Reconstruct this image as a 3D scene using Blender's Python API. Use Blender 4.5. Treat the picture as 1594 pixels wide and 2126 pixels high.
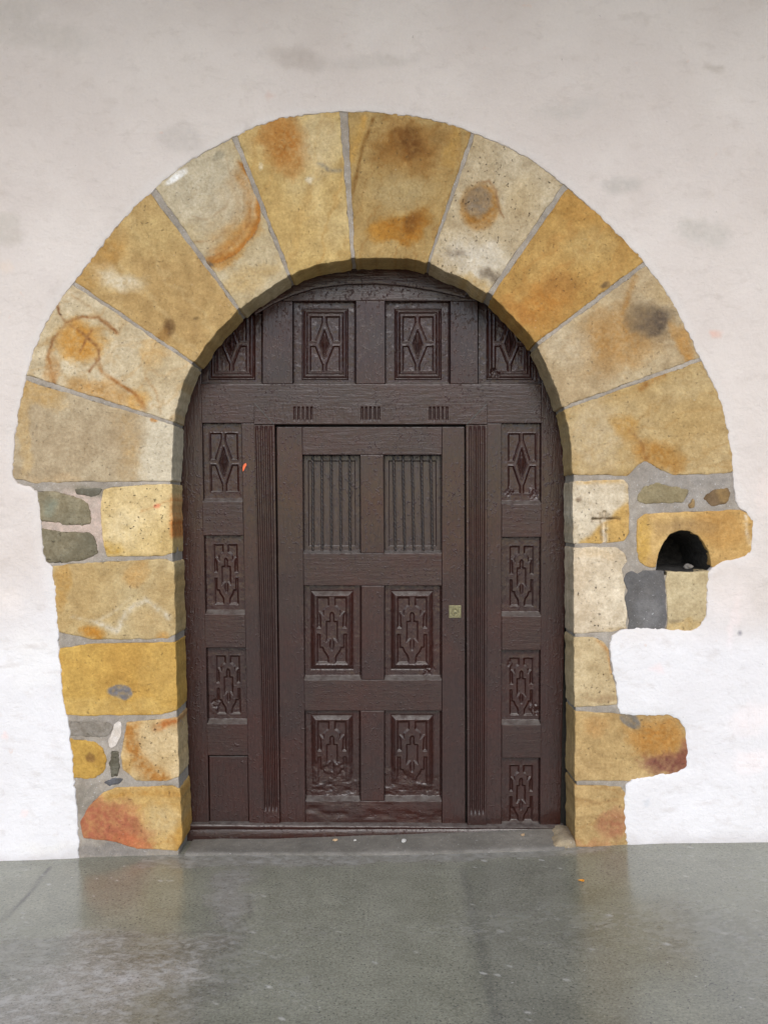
import bpy, math, random
import numpy as np
from mathutils import Vector
from mathutils.geometry import delaunay_2d_cdt

# ------------------------------------------------------------------ clear
for o in list(bpy.data.objects):
    bpy.data.objects.remove(o)
scene = bpy.context.scene
COL = scene.collection
R = math.radians
random.seed(3)

# ------------------------------------------------------------------ camera
S, D, ZC, CX, CY = 450.0, 4.6, 1.58, 797.0, 1063.0     # picture scale at the wall, distance, eye height, centre
YD = 0.23                                              # depth of the door face behind the wall face
cam_d = bpy.data.cameras.new('camera')
cam = bpy.data.objects.new('camera', cam_d)
COL.objects.link(cam)
cam.location = (0, -D, ZC)
cam.rotation_euler = (R(90), 0, 0)
cam_d.sensor_fit = 'HORIZONTAL'
cam_d.sensor_width = 36
cam_d.lens = S * D / 1594 * 36
cam_d.clip_start = 0.05
cam_d.clip_end = 500
scene.camera = cam

# ------------------------------------------------------------------ sky, sun, exposure
SUN_EL, SUN_AZ = 34, 1                               # azimuth measured from straight in front of the wall, minus = from the left
w = bpy.data.worlds.new('World')
scene.world = w
w.use_nodes = True
nt = w.node_tree
sky = nt.nodes.new('ShaderNodeTexSky')
sky.sky_type = 'NISHITA'
sky.sun_disc = False
sky.sun_elevation = R(SUN_EL)
sky.sun_rotation = R(180 - 1)
sky.air_density = 1.0
sky.dust_density = 0.6
sky.ozone_density = 1.5
bg = nt.nodes['Background']
bg.inputs['Strength'].default_value = 0.12
nt.links.new(sky.outputs[0], bg.inputs['Color'])
sd = bpy.data.lights.new('sun', 'SUN')
sd.energy = 1.4
sd.angle = R(38)
sd.color = (1.0, 0.95, 0.89)
sun = bpy.data.objects.new('sun', sd)
COL.objects.link(sun)
dirv = Vector((math.sin(R(SUN_AZ)) * math.cos(R(SUN_EL)), -math.cos(R(SUN_AZ)) * math.cos(R(SUN_EL)), math.sin(R(SUN_EL))))
sun.rotation_euler = dirv.to_track_quat('Z', 'Y').to_euler()
sun.location = dirv * 20
vs = scene.view_settings
vs.view_transform = 'Standard'
vs.look = 'None'
vs.gamma = 1.0
vs.exposure = 0.72
scene.cycles.max_bounces = 8
scene.cycles.diffuse_bounces = 5
scene.cycles.use_denoising = True

# ------------------------------------------------------------------ helpers: picture to world, noise
def P(px, py, y=0.0):
    k = (D + y) / D / S
    return ((px - CX) * k, ZC + (CY - py) * k)

def PL(pts, y=0.0):
    return np.array([P(a, b, y) for a, b in pts], float)

def lin(c, k=0.80):
    c = np.asarray(c, float) / 255.0
    return np.where(c <= 0.04045, c / 12.92, ((c + 0.055) / 1.055) ** 2.4) * k

_lat = np.random.RandomState(11).rand(8, 256, 256)
def vn(x, z, seed=0):
    L = _lat[seed % 8]
    x = np.asarray(x) + 37.3 * (seed // 8); z = np.asarray(z) + 11.7 * (seed // 8)
    xi = np.floor(x).astype(int); zi = np.floor(z).astype(int)
    fx = x - xi; fz = z - zi
    fx = fx * fx * (3 - 2 * fx); fz = fz * fz * (3 - 2 * fz)
    a = L[xi & 255, zi & 255]; b = L[(xi + 1) & 255, zi & 255]
    c = L[xi & 255, (zi + 1) & 255]; d = L[(xi + 1) & 255, (zi + 1) & 255]
    return (a * (1 - fx) + b * fx) * (1 - fz) + (c * (1 - fx) + d * fx) * fz
def fbm(x, z, s, octv=4, seed=0):
    t = 0; a = 1.0; n = 0
    for k in range(octv):
        t = t + a * vn(np.asarray(x) * s * 2 ** k, np.asarray(z) * s * 2 ** k, seed + k); n += a; a *= 0.5
    return t / n - 0.5
def sstep(a, b, x):
    t = np.clip((x - a) / (b - a), 0, 1)
    return t * t * (3 - 2 * t)

# ------------------------------------------------------------------ helpers: objects
def link(o, parent=None):
    COL.objects.link(o)
    if parent is not None:
        o.parent = parent
    return o
def tag(o, label=None, cat=None, group=None, kind=None):
    if label: o['label'] = label
    if cat: o['category'] = cat
    if group: o['group'] = group
    if kind: o['kind'] = kind
    return o
def empty(name, loc=(0, 0, 0)):
    o = bpy.data.objects.new(name, None)
    o.empty_display_size = 0.2
    o.location = loc
    return link(o)

class Acc:
    """collects pieces of one mesh"""
    def __init__(self):
        self.v = []; self.f = []; self.m = []; self.c = []; self.n = 0
    def add(self, v, f, m=0, c=None):
        v = np.asarray(v, float)
        self.v.append(v)
        self.f.extend([tuple(int(i) + self.n for i in q) for q in f])
        self.m.extend([m] * len(f))
        self.c.append(np.ones((len(v), 3)) if c is None else np.asarray(c, float))
        self.n += len(v)
    def build(self, name, mats, parent=None, angle=42, origin=None, smooth=True):
        v = np.concatenate(self.v)
        if origin is not None:
            v = v - np.asarray(origin)
        me = bpy.data.meshes.new(name)
        me.from_pydata(v.tolist(), [], self.f)
        me.validate()
        if not isinstance(mats, (list, tuple)): mats = [mats]
        for m in mats: me.materials.append(m)
        if len(me.polygons) == len(self.m):
            me.polygons.foreach_set('material_index', np.array(self.m, dtype=np.int32))
        at = me.color_attributes.new('tint', 'FLOAT_COLOR', 'POINT')
        c = np.concatenate(self.c)
        at.data.foreach_set('color', np.hstack([c, np.ones((len(c), 1))]).astype(np.float32).ravel())
        me.polygons.foreach_set('use_smooth', np.full(len(me.polygons), smooth))
        if smooth: me.set_sharp_from_angle(angle=R(angle))
        me.update()
        o = bpy.data.objects.new(name, me)
        if origin is not None: o.location = origin
        return link(o, parent)

# ---- polygon slab with rounded front rim, facing -Y
def resample(loop, step):
    loop = np.asarray(loop, float); out = []
    n = len(loop)
    for i in range(n):
        a, b = loop[i], loop[(i + 1) % n]
        k = max(1, int(round(np.hypot(*(b - a)) / step)))
        for j in range(k):
            out.append(a + (b - a) * j / k)
    return np.array(out)
def area(l):
    x, z = l[:, 0], l[:, 1]
    return 0.5 * np.sum(x * np.roll(z, -1) - np.roll(x, -1) * z)
def normals(l):
    t = np.roll(l, -1, 0) - np.roll(l, 1, 0)
    t /= np.linalg.norm(t, axis=1)[:, None] + 1e-12
    return np.stack([-t[:, 1], t[:, 0]], 1)     # inward for CCW
def chaikin(l, n=1):
    for _ in range(n):
        b = np.roll(l, -1, 0)
        q = np.empty((2 * len(l), 2))
        q[0::2] = 0.75 * l + 0.25 * b; q[1::2] = 0.25 * l + 0.75 * b
        l = q
    return l
def inside(pts, loop):
    x, z = pts[:, 0], pts[:, 1]
    r = np.zeros(len(pts), bool)
    a = loop; b = np.roll(loop, -1, 0)
    for (x1, z1), (x2, z2) in zip(a, b):
        if z1 == z2: continue
        c = (z1 > z) != (z2 > z)
        r ^= c & (x < (x2 - x1) * (z - z1) / (z2 - z1) + x1)
    return r
def polydist(pts, loop, closed=True):
    a = np.asarray(loop, float)
    if closed: b = np.roll(a, -1, 0)
    else: a, b = a[:-1], a[1:]
    best = np.full(len(pts), 1e18)
    for p, q in zip(a, b):
        d = q - p; L = d @ d + 1e-18
        t = np.clip(((pts - p) @ d) / L, 0, 1)
        v = pts - p - t[:, None] * d
        best = np.minimum(best, (v * v).sum(1))
    return np.sqrt(best)

def slab(outer, holes=(), y0=0.0, depth=0.2, res=0.007, bevel=0.006, amp=0.0015, ns=14, rough=0.0, rns=40,
         color=None, yfn=None, seed=0, extra=None, interior=None, shape=None, taper=0.0):
    """returns (verts, faces, colours)"""
    loops = []
    for k, l in enumerate([outer] + list(holes)):
        l = np.asarray(l, float)
        if area(l) < 0: l = l[::-1]
        l = resample(l, res)
        if rough:
            nn = normals(l)
            l = l + nn * (fbm(l[:, 0], l[:, 1], rns, 3, seed) * 2 * rough)[:, None]
        loops.append(l)
    O = loops[0]; H = loops[1:]
    allb = lambda p: np.min([polydist(p, l) for l in loops], axis=0)
    cand = []
    for k, l in enumerate(loops):
        s = 1 if k == 0 else -1
        for off in (bevel * 0.3, bevel * 1.0):
            q = l + normals(l) * off * s
            cand.append((q, off * 0.85))
    lo, hi = O.min(0), O.max(0)
    if interior is None:
        xs = np.arange(lo[0], hi[0], res); zs = np.arange(lo[1], hi[1], res * 0.87)
        gx, gz = np.meshgrid(xs, zs); gx[1::2] += res / 2
        interior = np.stack([gx.ravel(), gz.ravel()], 1)
    cand.append((interior, max(bevel * 1.35, res * 0.6)))
    pts = [l for l in loops]
    for q, dmin in cand:
        ok = inside(q, O)
        for h in H: ok &= ~inside(q, h)
        q = q[ok]
        if len(q):
            pts.append(q[allb(q) > dmin])
    edges = []; base = 0
    for l in loops:
        n = len(l)
        edges += [(base + i, base + (i + 1) % n) for i in range(n)]; base += n
    V = np.concatenate(pts)
    r = delaunay_2d_cdt([Vector(p) for p in V.tolist()], edges, [], 0, 1e-7)
    V2 = np.array([tuple(v) for v in r[0]]); F = np.array(r[2])
    cen = V2[F].mean(1)
    ok = inside(cen, O)
    for h in H: ok &= ~inside(cen, h)
    F = F[ok]
    t = V2[F]
    ar = (t[:, 1, 0] - t[:, 0, 0]) * (t[:, 2, 1] - t[:, 0, 1]) - (t[:, 2, 0] - t[:, 0, 0]) * (t[:, 1, 1] - t[:, 0, 1])
    F[ar < 0] = F[ar < 0][:, ::-1]
    used = np.unique(F); remap = -np.ones(len(V2), int); remap[used] = np.arange(len(used))
    V2 = V2[used]; F = remap[F]
    d = allb(V2)
    q = np.clip(1 - d / bevel, 0, 1)
    y = y0 + bevel * (1 - np.sqrt(np.clip(1 - q * q, 0, 1))) + fbm(V2[:, 0], V2[:, 1], ns, 4, seed + 3) * 2 * amp
    if yfn is not None: y = y + yfn(V2[:, 0], V2[:, 1], d)
    verts = np.stack([V2[:, 0], y, V2[:, 1]], 1)
    E = np.concatenate([F[:, [0, 1]], F[:, [1, 2]], F[:, [2, 0]]])
    key = {}
    for a, b in E.tolist(): key[(a, b)] = 1
    bd = [(a, b) for (a, b) in key if (b, a) not in key]
    bv = sorted({i for e in bd for i in e}); idx = {v: i for i, v in enumerate(bv)}
    faces = F.tolist()
    prev = {v: v for v in bv}; base = len(verts); out = [verts]
    steps = max(2, int(depth / 0.02)) if depth > 0.05 else 2
    cprev = None
    bn = np.zeros((len(bv), 2))
    for a, b in bd:
        dd = V2[b] - V2[a]; dd = dd / (np.linalg.norm(dd) + 1e-12)
        n2 = np.array([dd[1], -dd[0]]); bn[idx[a]] += n2; bn[idx[b]] += n2
    bn /= np.linalg.norm(bn, axis=1)[:, None] + 1e-9
    B = verts[bv]
    for s in range(1, steps + 1):
        f = s / steps
        nv = B.copy()
        nv[:, 1] = B[:, 1] * (1 - f) + (y0 + depth) * f
        if depth > 0.05:
            ar_ = fbm(nv[:, 0] + nv[:, 1] * 0.7, nv[:, 2] + nv[:, 1], 22, 4, seed + 5) * 2 * amp * 1.6
            nv[:, 0] += bn[:, 0] * (ar_ - taper * f); nv[:, 2] += bn[:, 1] * (ar_ - taper * f)
        out.append(nv)
        cur = {v: base + i for v, i in idx.items()}
        faces += [(prev[a], cur[a], cur[b], prev[b]) for a, b in bd]
        prev = cur; base += len(bv)
    verts = np.concatenate(out)
    c = None if color is None else color(verts[:, 0], verts[:, 2])
    return verts, faces, c

def add_slab(name, outer, mat, parent, **k):
    a = Acc(); a.add(*(lambda r: (r[0], r[1], 0, r[2]))(slab(outer, **k)))
    return a.build(name, mat, parent)

# ---- grid slab: array of points (n,m,3) facing -Y, skirt to the back
def grid(ptsa, back=None, closeback=False):
    n, m = ptsa.shape[:2]
    v = ptsa.reshape(-1, 3); idx = np.arange(n * m).reshape(n, m)
    # rows go down, columns go right
    f = np.stack([idx[:-1, :-1], idx[1:, :-1], idx[1:, 1:], idx[:-1, 1:]], -1).reshape(-1, 4).tolist()
    if back is not None:
        ring = np.concatenate([idx[0, :-1], idx[:-1, -1], idx[-1, :0:-1], idx[:0:-1, 0]])   # clockwise seen from the front
        bv = v[ring].copy(); bv[:, 1] = back
        b0 = len(v); v = np.concatenate([v, bv]); k = len(ring)
        f += [(int(ring[(i + 1) % k]), b0 + (i + 1) % k, b0 + i, int(ring[i])) for i in range(k)]
        if closeback:
            f.append(tuple(b0 + i for i in range(k)))
    return v, f

# ------------------------------------------------------------------ node helpers
def new_mat(name):
    m = bpy.data.materials.new(name); m.use_nodes = True
    t = m.node_tree
    return m, t, t.nodes['Principled BSDF']
def nd(t, typ, **k):
    n = t.nodes.new(typ)
    for a, b in k.items():
        if hasattr(n, a) and a not in n.inputs: setattr(n, a, b)
        else: n.inputs[a].default_value = b
    return n
def noise(t, vec, scale, detail=4, rough=0.55, dist=0.0):
    n = t.nodes.new('ShaderNodeTexNoise')
    n.inputs['Scale'].default_value = scale; n.inputs['Detail'].default_value = detail
    n.inputs['Roughness'].default_value = rough; n.inputs['Distortion'].default_value = dist
    t.links.new(vec, n.inputs['Vector'])
    return n.outputs['Fac']
def ramp(t, fac, a, b, ca=(0, 0, 0, 1), cb=(1, 1, 1, 1)):
    n = t.nodes.new('ShaderNodeValToRGB')
    n.color_ramp.elements[0].position = a; n.color_ramp.elements[0].color = ca
    n.color_ramp.elements[1].position = b; n.color_ramp.elements[1].color = cb
    t.links.new(fac, n.inputs['Fac'])
    return n.outputs['Color']
def rng(t, fac, a, b, c, d):
    n = t.nodes.new('ShaderNodeMapRange')
    for i, v in enumerate((a, b, c, d)): n.inputs[1 + i].default_value = v
    t.links.new(fac, n.inputs[0])
    return n.outputs[0]
def mix(t, fac, a, b, mode='MIX'):
    n = t.nodes.new('ShaderNodeMix'); n.data_type = 'RGBA'; n.blend_type = mode
    for s, v in ((0, fac), (6, a), (7, b)):
        if isinstance(v, (int, float)): n.inputs[s].default_value = v
        elif isinstance(v, tuple): n.inputs[s].default_value = v
        else: t.links.new(v, n.inputs[s])
    return n.outputs[2]
def mth(t, op, a, b=0.0):
    n = t.nodes.new('ShaderNodeMath'); n.operation = op
    for i, v in enumerate((a, b)):
        if isinstance(v, (int, float)): n.inputs[i].default_value = v
        else: t.links.new(v, n.inputs[i])
    return n.outputs[0]
def coord(t, sc=(1, 1, 1)):
    c = t.nodes.new('ShaderNodeTexCoord')
    mp = t.nodes.new('ShaderNodeMapping'); mp.inputs['Scale'].default_value = sc
    t.links.new(c.outputs['Object'], mp.inputs['Vector'])
    return mp.outputs['Vector']
def bump(t, h, strength, dist, prev=None):
    n = t.nodes.new('ShaderNodeBump')
    n.inputs['Strength'].default_value = strength; n.inputs['Distance'].default_value = dist
    t.links.new(h, n.inputs['Height'])
    if prev is not None: t.links.new(prev, n.inputs['Normal'])
    return n.outputs['Normal']
def attr(t):
    a = t.nodes.new('ShaderNodeAttribute'); a.attribute_name = 'tint'
    return a.outputs['Color']
def L4(c, k=0.8):
    return tuple(float(x) for x in lin(c, k)) + (1.0,)

# ------------------------------------------------------------------ materials
def stone_mat(name, pit=1.0, contrast=1.0, rgh=0.88):
    m, t, b = new_mat(name)
    v = coord(t)
    c = attr(t)
    n1 = noise(t, v, 18, 7, 0.66)
    c = mix(t, 1.0, c, ramp(t, n1, 0.30, 0.70, (1 - 0.20 * contrast, 1 - 0.22 * contrast, 1 - 0.25 * contrast, 1), (1 + 0.15 * contrast, 1 + 0.16 * contrast, 1 + 0.18 * contrast, 1)), 'MULTIPLY')
    n2 = noise(t, v, 75, 5, 0.72)
    c = mix(t, 1.0, c, ramp(t, n2, 0.30, 0.70, (0.80, 0.77, 0.73, 1), (1.16, 1.18, 1.22, 1)), 'MULTIPLY')
    pm = noise(t, v, 62, 4, 0.6)
    reg = noise(t, v, 7, 2, 0.5)
    pits = mth(t, 'MULTIPLY', ramp(t, pm, 0.62, 0.70), rng(t, reg, 0.40, 0.60, 0.10, 1.0))
    c = mix(t, mth(t, 'MULTIPLY', pits, 0.5 * pit), c, (0.13, 0.095, 0.06, 1))
    lime = mth(t, 'MULTIPLY', ramp(t, noise(t, v, 48, 4, 0.65), 0.66, 0.74), 0.4)
    c = mix(t, lime, c, (0.55, 0.48, 0.38, 1))
    t.links.new(c, b.inputs['Base Color'])
    b.inputs['Roughness'].default_value = rgh
    b.inputs['Specular IOR Level'].default_value = 0.25
    nn = bump(t, noise(t, v, 34, 6, 0.62), 0.7, 0.009)
    nn = bump(t, n2, 0.55, 0.0036, nn)
    nn = bump(t, mth(t, 'MULTIPLY', pits, -1.0), 0.8 * pit, 0.005, nn)
    t.links.new(nn, b.inputs['Normal'])
    return m
M_STONE = stone_mat('sandstone')
M_PITTED = stone_mat('pitted_sandstone', 1.7, 1.2)
M_RUBBLE = stone_mat('rubble', 1.2, 1.5)

def mortar_mat():
    m, t, b = new_mat('grey_mortar')
    v = coord(t); c = attr(t)
    n1 = noise(t, v, 30, 6, 0.65)
    c = mix(t, 1.0, c, ramp(t, n1, 0.3, 0.7, (0.8, 0.8, 0.8, 1), (1.14, 1.14, 1.14, 1)), 'MULTIPLY')
    n2 = noise(t, v, 190, 3, 0.7)
    c = mix(t, 1.0, c, ramp(t, n2, 0.3, 0.7, (0.82, 0.82, 0.82, 1), (1.14, 1.14, 1.14, 1)), 'MULTIPLY')
    fl = ramp(t, noise(t, v, 120, 2, 0.5), 0.69, 0.74)
    c = mix(t, mth(t, 'MULTIPLY', fl, 0.6), c, L4((225, 222, 222)))
    t.links.new(c, b.inputs['Base Color'])
    b.inputs['Roughness'].default_value = 0.92
    nn = bump(t, n1, 0.5, 0.006); nn = bump(t, n2, 0.5, 0.002, nn)
    t.links.new(nn, b.inputs['Normal'])
    return m
M_MORTAR = mortar_mat()

def plaster_mat():
    m, t, b = new_mat('limewashed_plaster')
    v = coord(t); c = attr(t)
    n1 = noise(t, v, 2.2, 7, 0.6, 0.6)
    c = mix(t, 1.0, c, ramp(t, n1, 0.3, 0.7, (0.95, 0.94, 0.93, 1), (1.02, 1.02, 1.02, 1)), 'MULTIPLY')
    n2 = noise(t, coord(t, (1, 1, 1.8)), 9, 6, 0.65, 0.4)
    c = mix(t, mth(t, 'MULTIPLY', ramp(t, n2, 0.54, 0.70), 0.34), c, L4((206, 192, 182)))
    n3 = noise(t, v, 16, 3, 0.5)
    c = mix(t, mth(t, 'MULTIPLY', ramp(t, n3, 0.72, 0.78), 0.45), c, L4((236, 205, 188)))
    n4 = noise(t, v, 90, 5, 0.7)
    c = mix(t, 1.0, c, ramp(t, n4, 0.3, 0.7, (0.965, 0.96, 0.955, 1), (1.02, 1.02, 1.02, 1)), 'MULTIPLY')
    pm = ramp(t, noise(t, v, 48, 2, 0.5), 0.775, 0.79)
    c = mix(t, mth(t, 'MULTIPLY', pm, 0.35), c, L4((140, 128, 120)))
    t.links.new(c, b.inputs['Base Color'])
    b.inputs['Roughness'].default_value = 0.85
    b.inputs['Specular IOR Level'].default_value = 0.2
    nn = bump(t, noise(t, v, 4, 5, 0.55, 0.8), 0.4, 0.03)
    nn = bump(t, noise(t, coord(t, (1, 1, 1.5)), 22, 6, 0.62, 0.6), 0.45, 0.008, nn)
    nn = bump(t, noise(t, v, 70, 4, 0.65), 0.5, 0.0032, nn)
    t.links.new(nn, b.inputs['Normal'])
    return m
M_PLASTER = plaster_mat()

def paint_mat(name, sc, flat=None):
    m, t, b = new_mat(name)
    v = coord(t); g = coord(t, sc)
    n1 = noise(t, v, 3.5, 6, 0.6)
    c = mix(t, ramp(t, n1, 0.40, 0.66), (0.031, 0.0142, 0.0118, 1), (0.040, 0.0130, 0.0095, 1))
    if flat: c = mix(t, 0.8, c, flat)
    n2 = noise(t, v, 60, 4, 0.6)
    c = mix(t, 1.0, c, ramp(t, n2, 0.3, 0.7, (0.8, 0.8, 0.8, 1), (1.2, 1.2, 1.2, 1)), 'MULTIPLY')
    # dust on upward faces, painted paler also to imitate sheen on ledges
    geo = t.nodes.new('ShaderNodeNewGeometry')
    sx = t.nodes.new('ShaderNodeSeparateXYZ'); t.links.new(geo.outputs['Normal'], sx.inputs[0])
    up = mth(t, 'MULTIPLY', rng(t, sx.outputs['Z'], 0.2, 0.6, 0, 1), rng(t, noise(t, v, 25, 4, 0.6), 0.3, 0.65, 0.25, 0.85))
    c = mix(t, up, c, (0.15, 0.132, 0.12, 1))
    # scattered small paler specks
    ch = ramp(t, noise(t, v, 95, 2, 0.5), 0.765, 0.78)
    c = mix(t, mth(t, 'MULTIPLY', ch, 0.55), c, (0.12, 0.095, 0.08, 1))
    t.links.new(c, b.inputs['Base Color'])
    r = rng(t, noise(t, v, 14, 5, 0.6), 0.3, 0.7, 0.13, 0.28)
    t.links.new(r, b.inputs['Roughness'])
    b.inputs['Specular IOR Level'].default_value = 0.27
    gr = noise(t, g, 22, 6, 0.62, 0.4)
    nn = bump(t, gr, 0.5, 0.0034)
    reg = rng(t, noise(t, v, 6, 3, 0.5), 0.38, 0.62, 0.25, 1.0)
    sp = mth(t, 'MULTIPLY', ramp(t, noise(t, v, 62, 3, 0.62), 0.56, 0.74), reg)
    nn = bump(t, sp, 1.0, 0.0015, nn)
    hol = mth(t, 'MULTIPLY', ramp(t, noise(t, v, 48, 2, 0.5), 0.175, 0.215), 1.0)
    nn = bump(t, hol, 0.6, 0.0018, nn)
    nn = bump(t, noise(t, g, 90, 3, 0.6), 0.3, 0.0010, nn)
    t.links.new(nn, b.inputs['Normal'])
    b.inputs['Coat Weight'].default_value = 0.14
    b.inputs['Coat Roughness'].default_value = 0.09
    t.links.new(bump(t, sp, 1.0, 0.0012, nn), b.inputs['Coat Normal'])
    return m
M_PV = paint_mat('brown_paint_upright_grain', (3.0, 3.0, 0.35))
M_PH = paint_mat('brown_paint_level_grain', (0.35, 3.0, 3.0))
M_SHUT = paint_mat('greyed_brown_paint', (4.0, 3.0, 0.2), (0.042, 0.028, 0.027, 1))

def iron_mat():
    m, t, b = new_mat('painted_iron')
    v = coord(t)
    n = noise(t, v, 160, 4, 0.65)
    c = mix(t, ramp(t, n, 0.52, 0.70), (0.014, 0.008, 0.007, 1), (0.10, 0.06, 0.04, 1))
    t.links.new(c, b.inputs['Base Color'])
    b.inputs['Roughness'].default_value = 0.42
    t.links.new(bump(t, n, 0.6, 0.002), b.inputs['Normal'])
    return m
M_IRON = iron_mat()

def simple(name, col, rough=0.7, metal=0.0, nsc=60, var=0.25, bs=0.3, bd=0.003):
    m, t, b = new_mat(name)
    v = coord(t); n = noise(t, v, nsc, 5, 0.6)
    c = mix(t, 1.0, tuple(col) + (1,), ramp(t, n, 0.3, 0.7, (1 - var,) * 3 + (1,), (1 + var,) * 3 + (1,)), 'MULTIPLY')
    t.links.new(c, b.inputs['Base Color'])
    b.inputs['Roughness'].default_value = rough
    b.inputs['Metallic'].default_value = metal
    t.links.new(bump(t, n, bs, bd), b.inputs['Normal'])
    return m
M_BRASS = simple('tarnished_brass', (0.20, 0.18, 0.10), 0.5, 0.7, 120, 0.35, 0.4, 0.001)
M_DARKIRON = simple('dark_iron', (0.05, 0.045, 0.04), 0.5, 0.3)
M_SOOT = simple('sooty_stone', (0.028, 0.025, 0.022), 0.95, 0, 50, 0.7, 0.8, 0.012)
M_PEBBLE = simple('pale_pebble', (0.55, 0.52, 0.48), 0.8)
M_DULL = simple('dull_chip', (0.20, 0.18, 0.16), 0.9)  # one even tone, darker than the pale pebbles
M_CRUMB = simple('tan_crumb', (0.50, 0.34, 0.20), 0.85)
M_LEAF = simple('orange_petal', (0.75, 0.30, 0.02), 0.6)
M_SPRAY = simple('orange_spray_paint', (0.80, 0.13, 0.03), 0.5)
M_CEIL = simple('whitewashed_ceiling', (0.56, 0.51, 0.46), 0.9, 0, 4, 0.15)

def floor_mat():
    m, t, b = new_mat('worn_terrazzo')
    v = coord(t); c = attr(t)
    n1 = noise(t, v, 5, 7, 0.62, 0.5)
    c = mix(t, 1.0, c, ramp(t, n1, 0.3, 0.7, (0.84, 0.84, 0.83, 1), (1.12, 1.12, 1.13, 1)), 'MULTIPLY')
    n2 = noise(t, v, 95, 5, 0.75)
    c = mix(t, 1.0, c, ramp(t, n2, 0.32, 0.68, (0.66, 0.66, 0.64, 1), (1.32, 1.32, 1.30, 1)), 'MULTIPLY')
    sc_ = mth(t, 'MULTIPLY', ramp(t, noise(t, coord(t, (1, 1.6, 1)), 17, 6, 0.72, 0.6), 0.60, 0.72), ramp(t, noise(t, v, 2.6, 3, 0.5), 0.42, 0.62))
    c = mix(t, mth(t, 'MULTIPLY', sc_, 0.4), c, (0.42, 0.41, 0.39, 1))
    c = mix(t, mth(t, 'MULTIPLY', ramp(t, noise(t, v, 105, 1, 0.4), 0.66, 0.70), 0.7), c, (0.06, 0.062, 0.06, 1))
    wh = ramp(t, noise(t, coord(t, (1, 1.2, 1)), 42, 2, 0.6), 0.745, 0.765)
    c = mix(t, mth(t, 'MULTIPLY', wh, 0.6), c, (0.55, 0.55, 0.53, 1))
    ye = ramp(t, noise(t, coord(t, (1.1, 1, 1)), 110, 1, 0.4), 0.68, 0.71)
    c = mix(t, mth(t, 'MULTIPLY', ye, 0.3), c, (0.45, 0.42, 0.30, 1))
    a = t.nodes.new('ShaderNodeAttribute'); a.attribute_name = 'dry'      # dry dusty places are duller and scuffed
    dn = noise(t, coord(t, (1, 1.3, 1)), 20, 8, 0.78, 0.4)
    c = mix(t, mth(t, 'MULTIPLY', ramp(t, dn, 0.47, 0.60), mth(t, 'MULTIPLY', a.outputs['Fac'], 1.0)), c, (0.50, 0.49, 0.47, 1))
    c = mix(t, mth(t, 'MULTIPLY', ramp(t, noise(t, coord(t, (1, 1.2, 1)), 24, 8, 0.78, 0.3), 0.52, 0.66), mth(t, 'MULTIPLY', a.outputs['Fac'], 0.8)), c, (0.13, 0.13, 0.11, 1))
    t.links.new(c, b.inputs['Base Color'])
    r = mth(t, 'ADD', rng(t, n1, 0.3, 0.7, 0.15, 0.24), mth(t, 'MULTIPLY', mth(t, 'MULTIPLY', a.outputs['Fac'], rng(t, dn, 0.35, 0.65, 0.4, 1.3)), 0.4))
    t.links.new(r, b.inputs['Roughness'])
    b.inputs['Specular IOR Level'].default_value = 0.5
    nn = bump(t, noise(t, v, 18, 4, 0.6), 0.10, 0.004)
    nn = bump(t, n2, 0.10, 0.0012, nn)
    t.links.new(nn, b.inputs['Normal'])
    return m
M_FLOOR = floor_mat()

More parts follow.
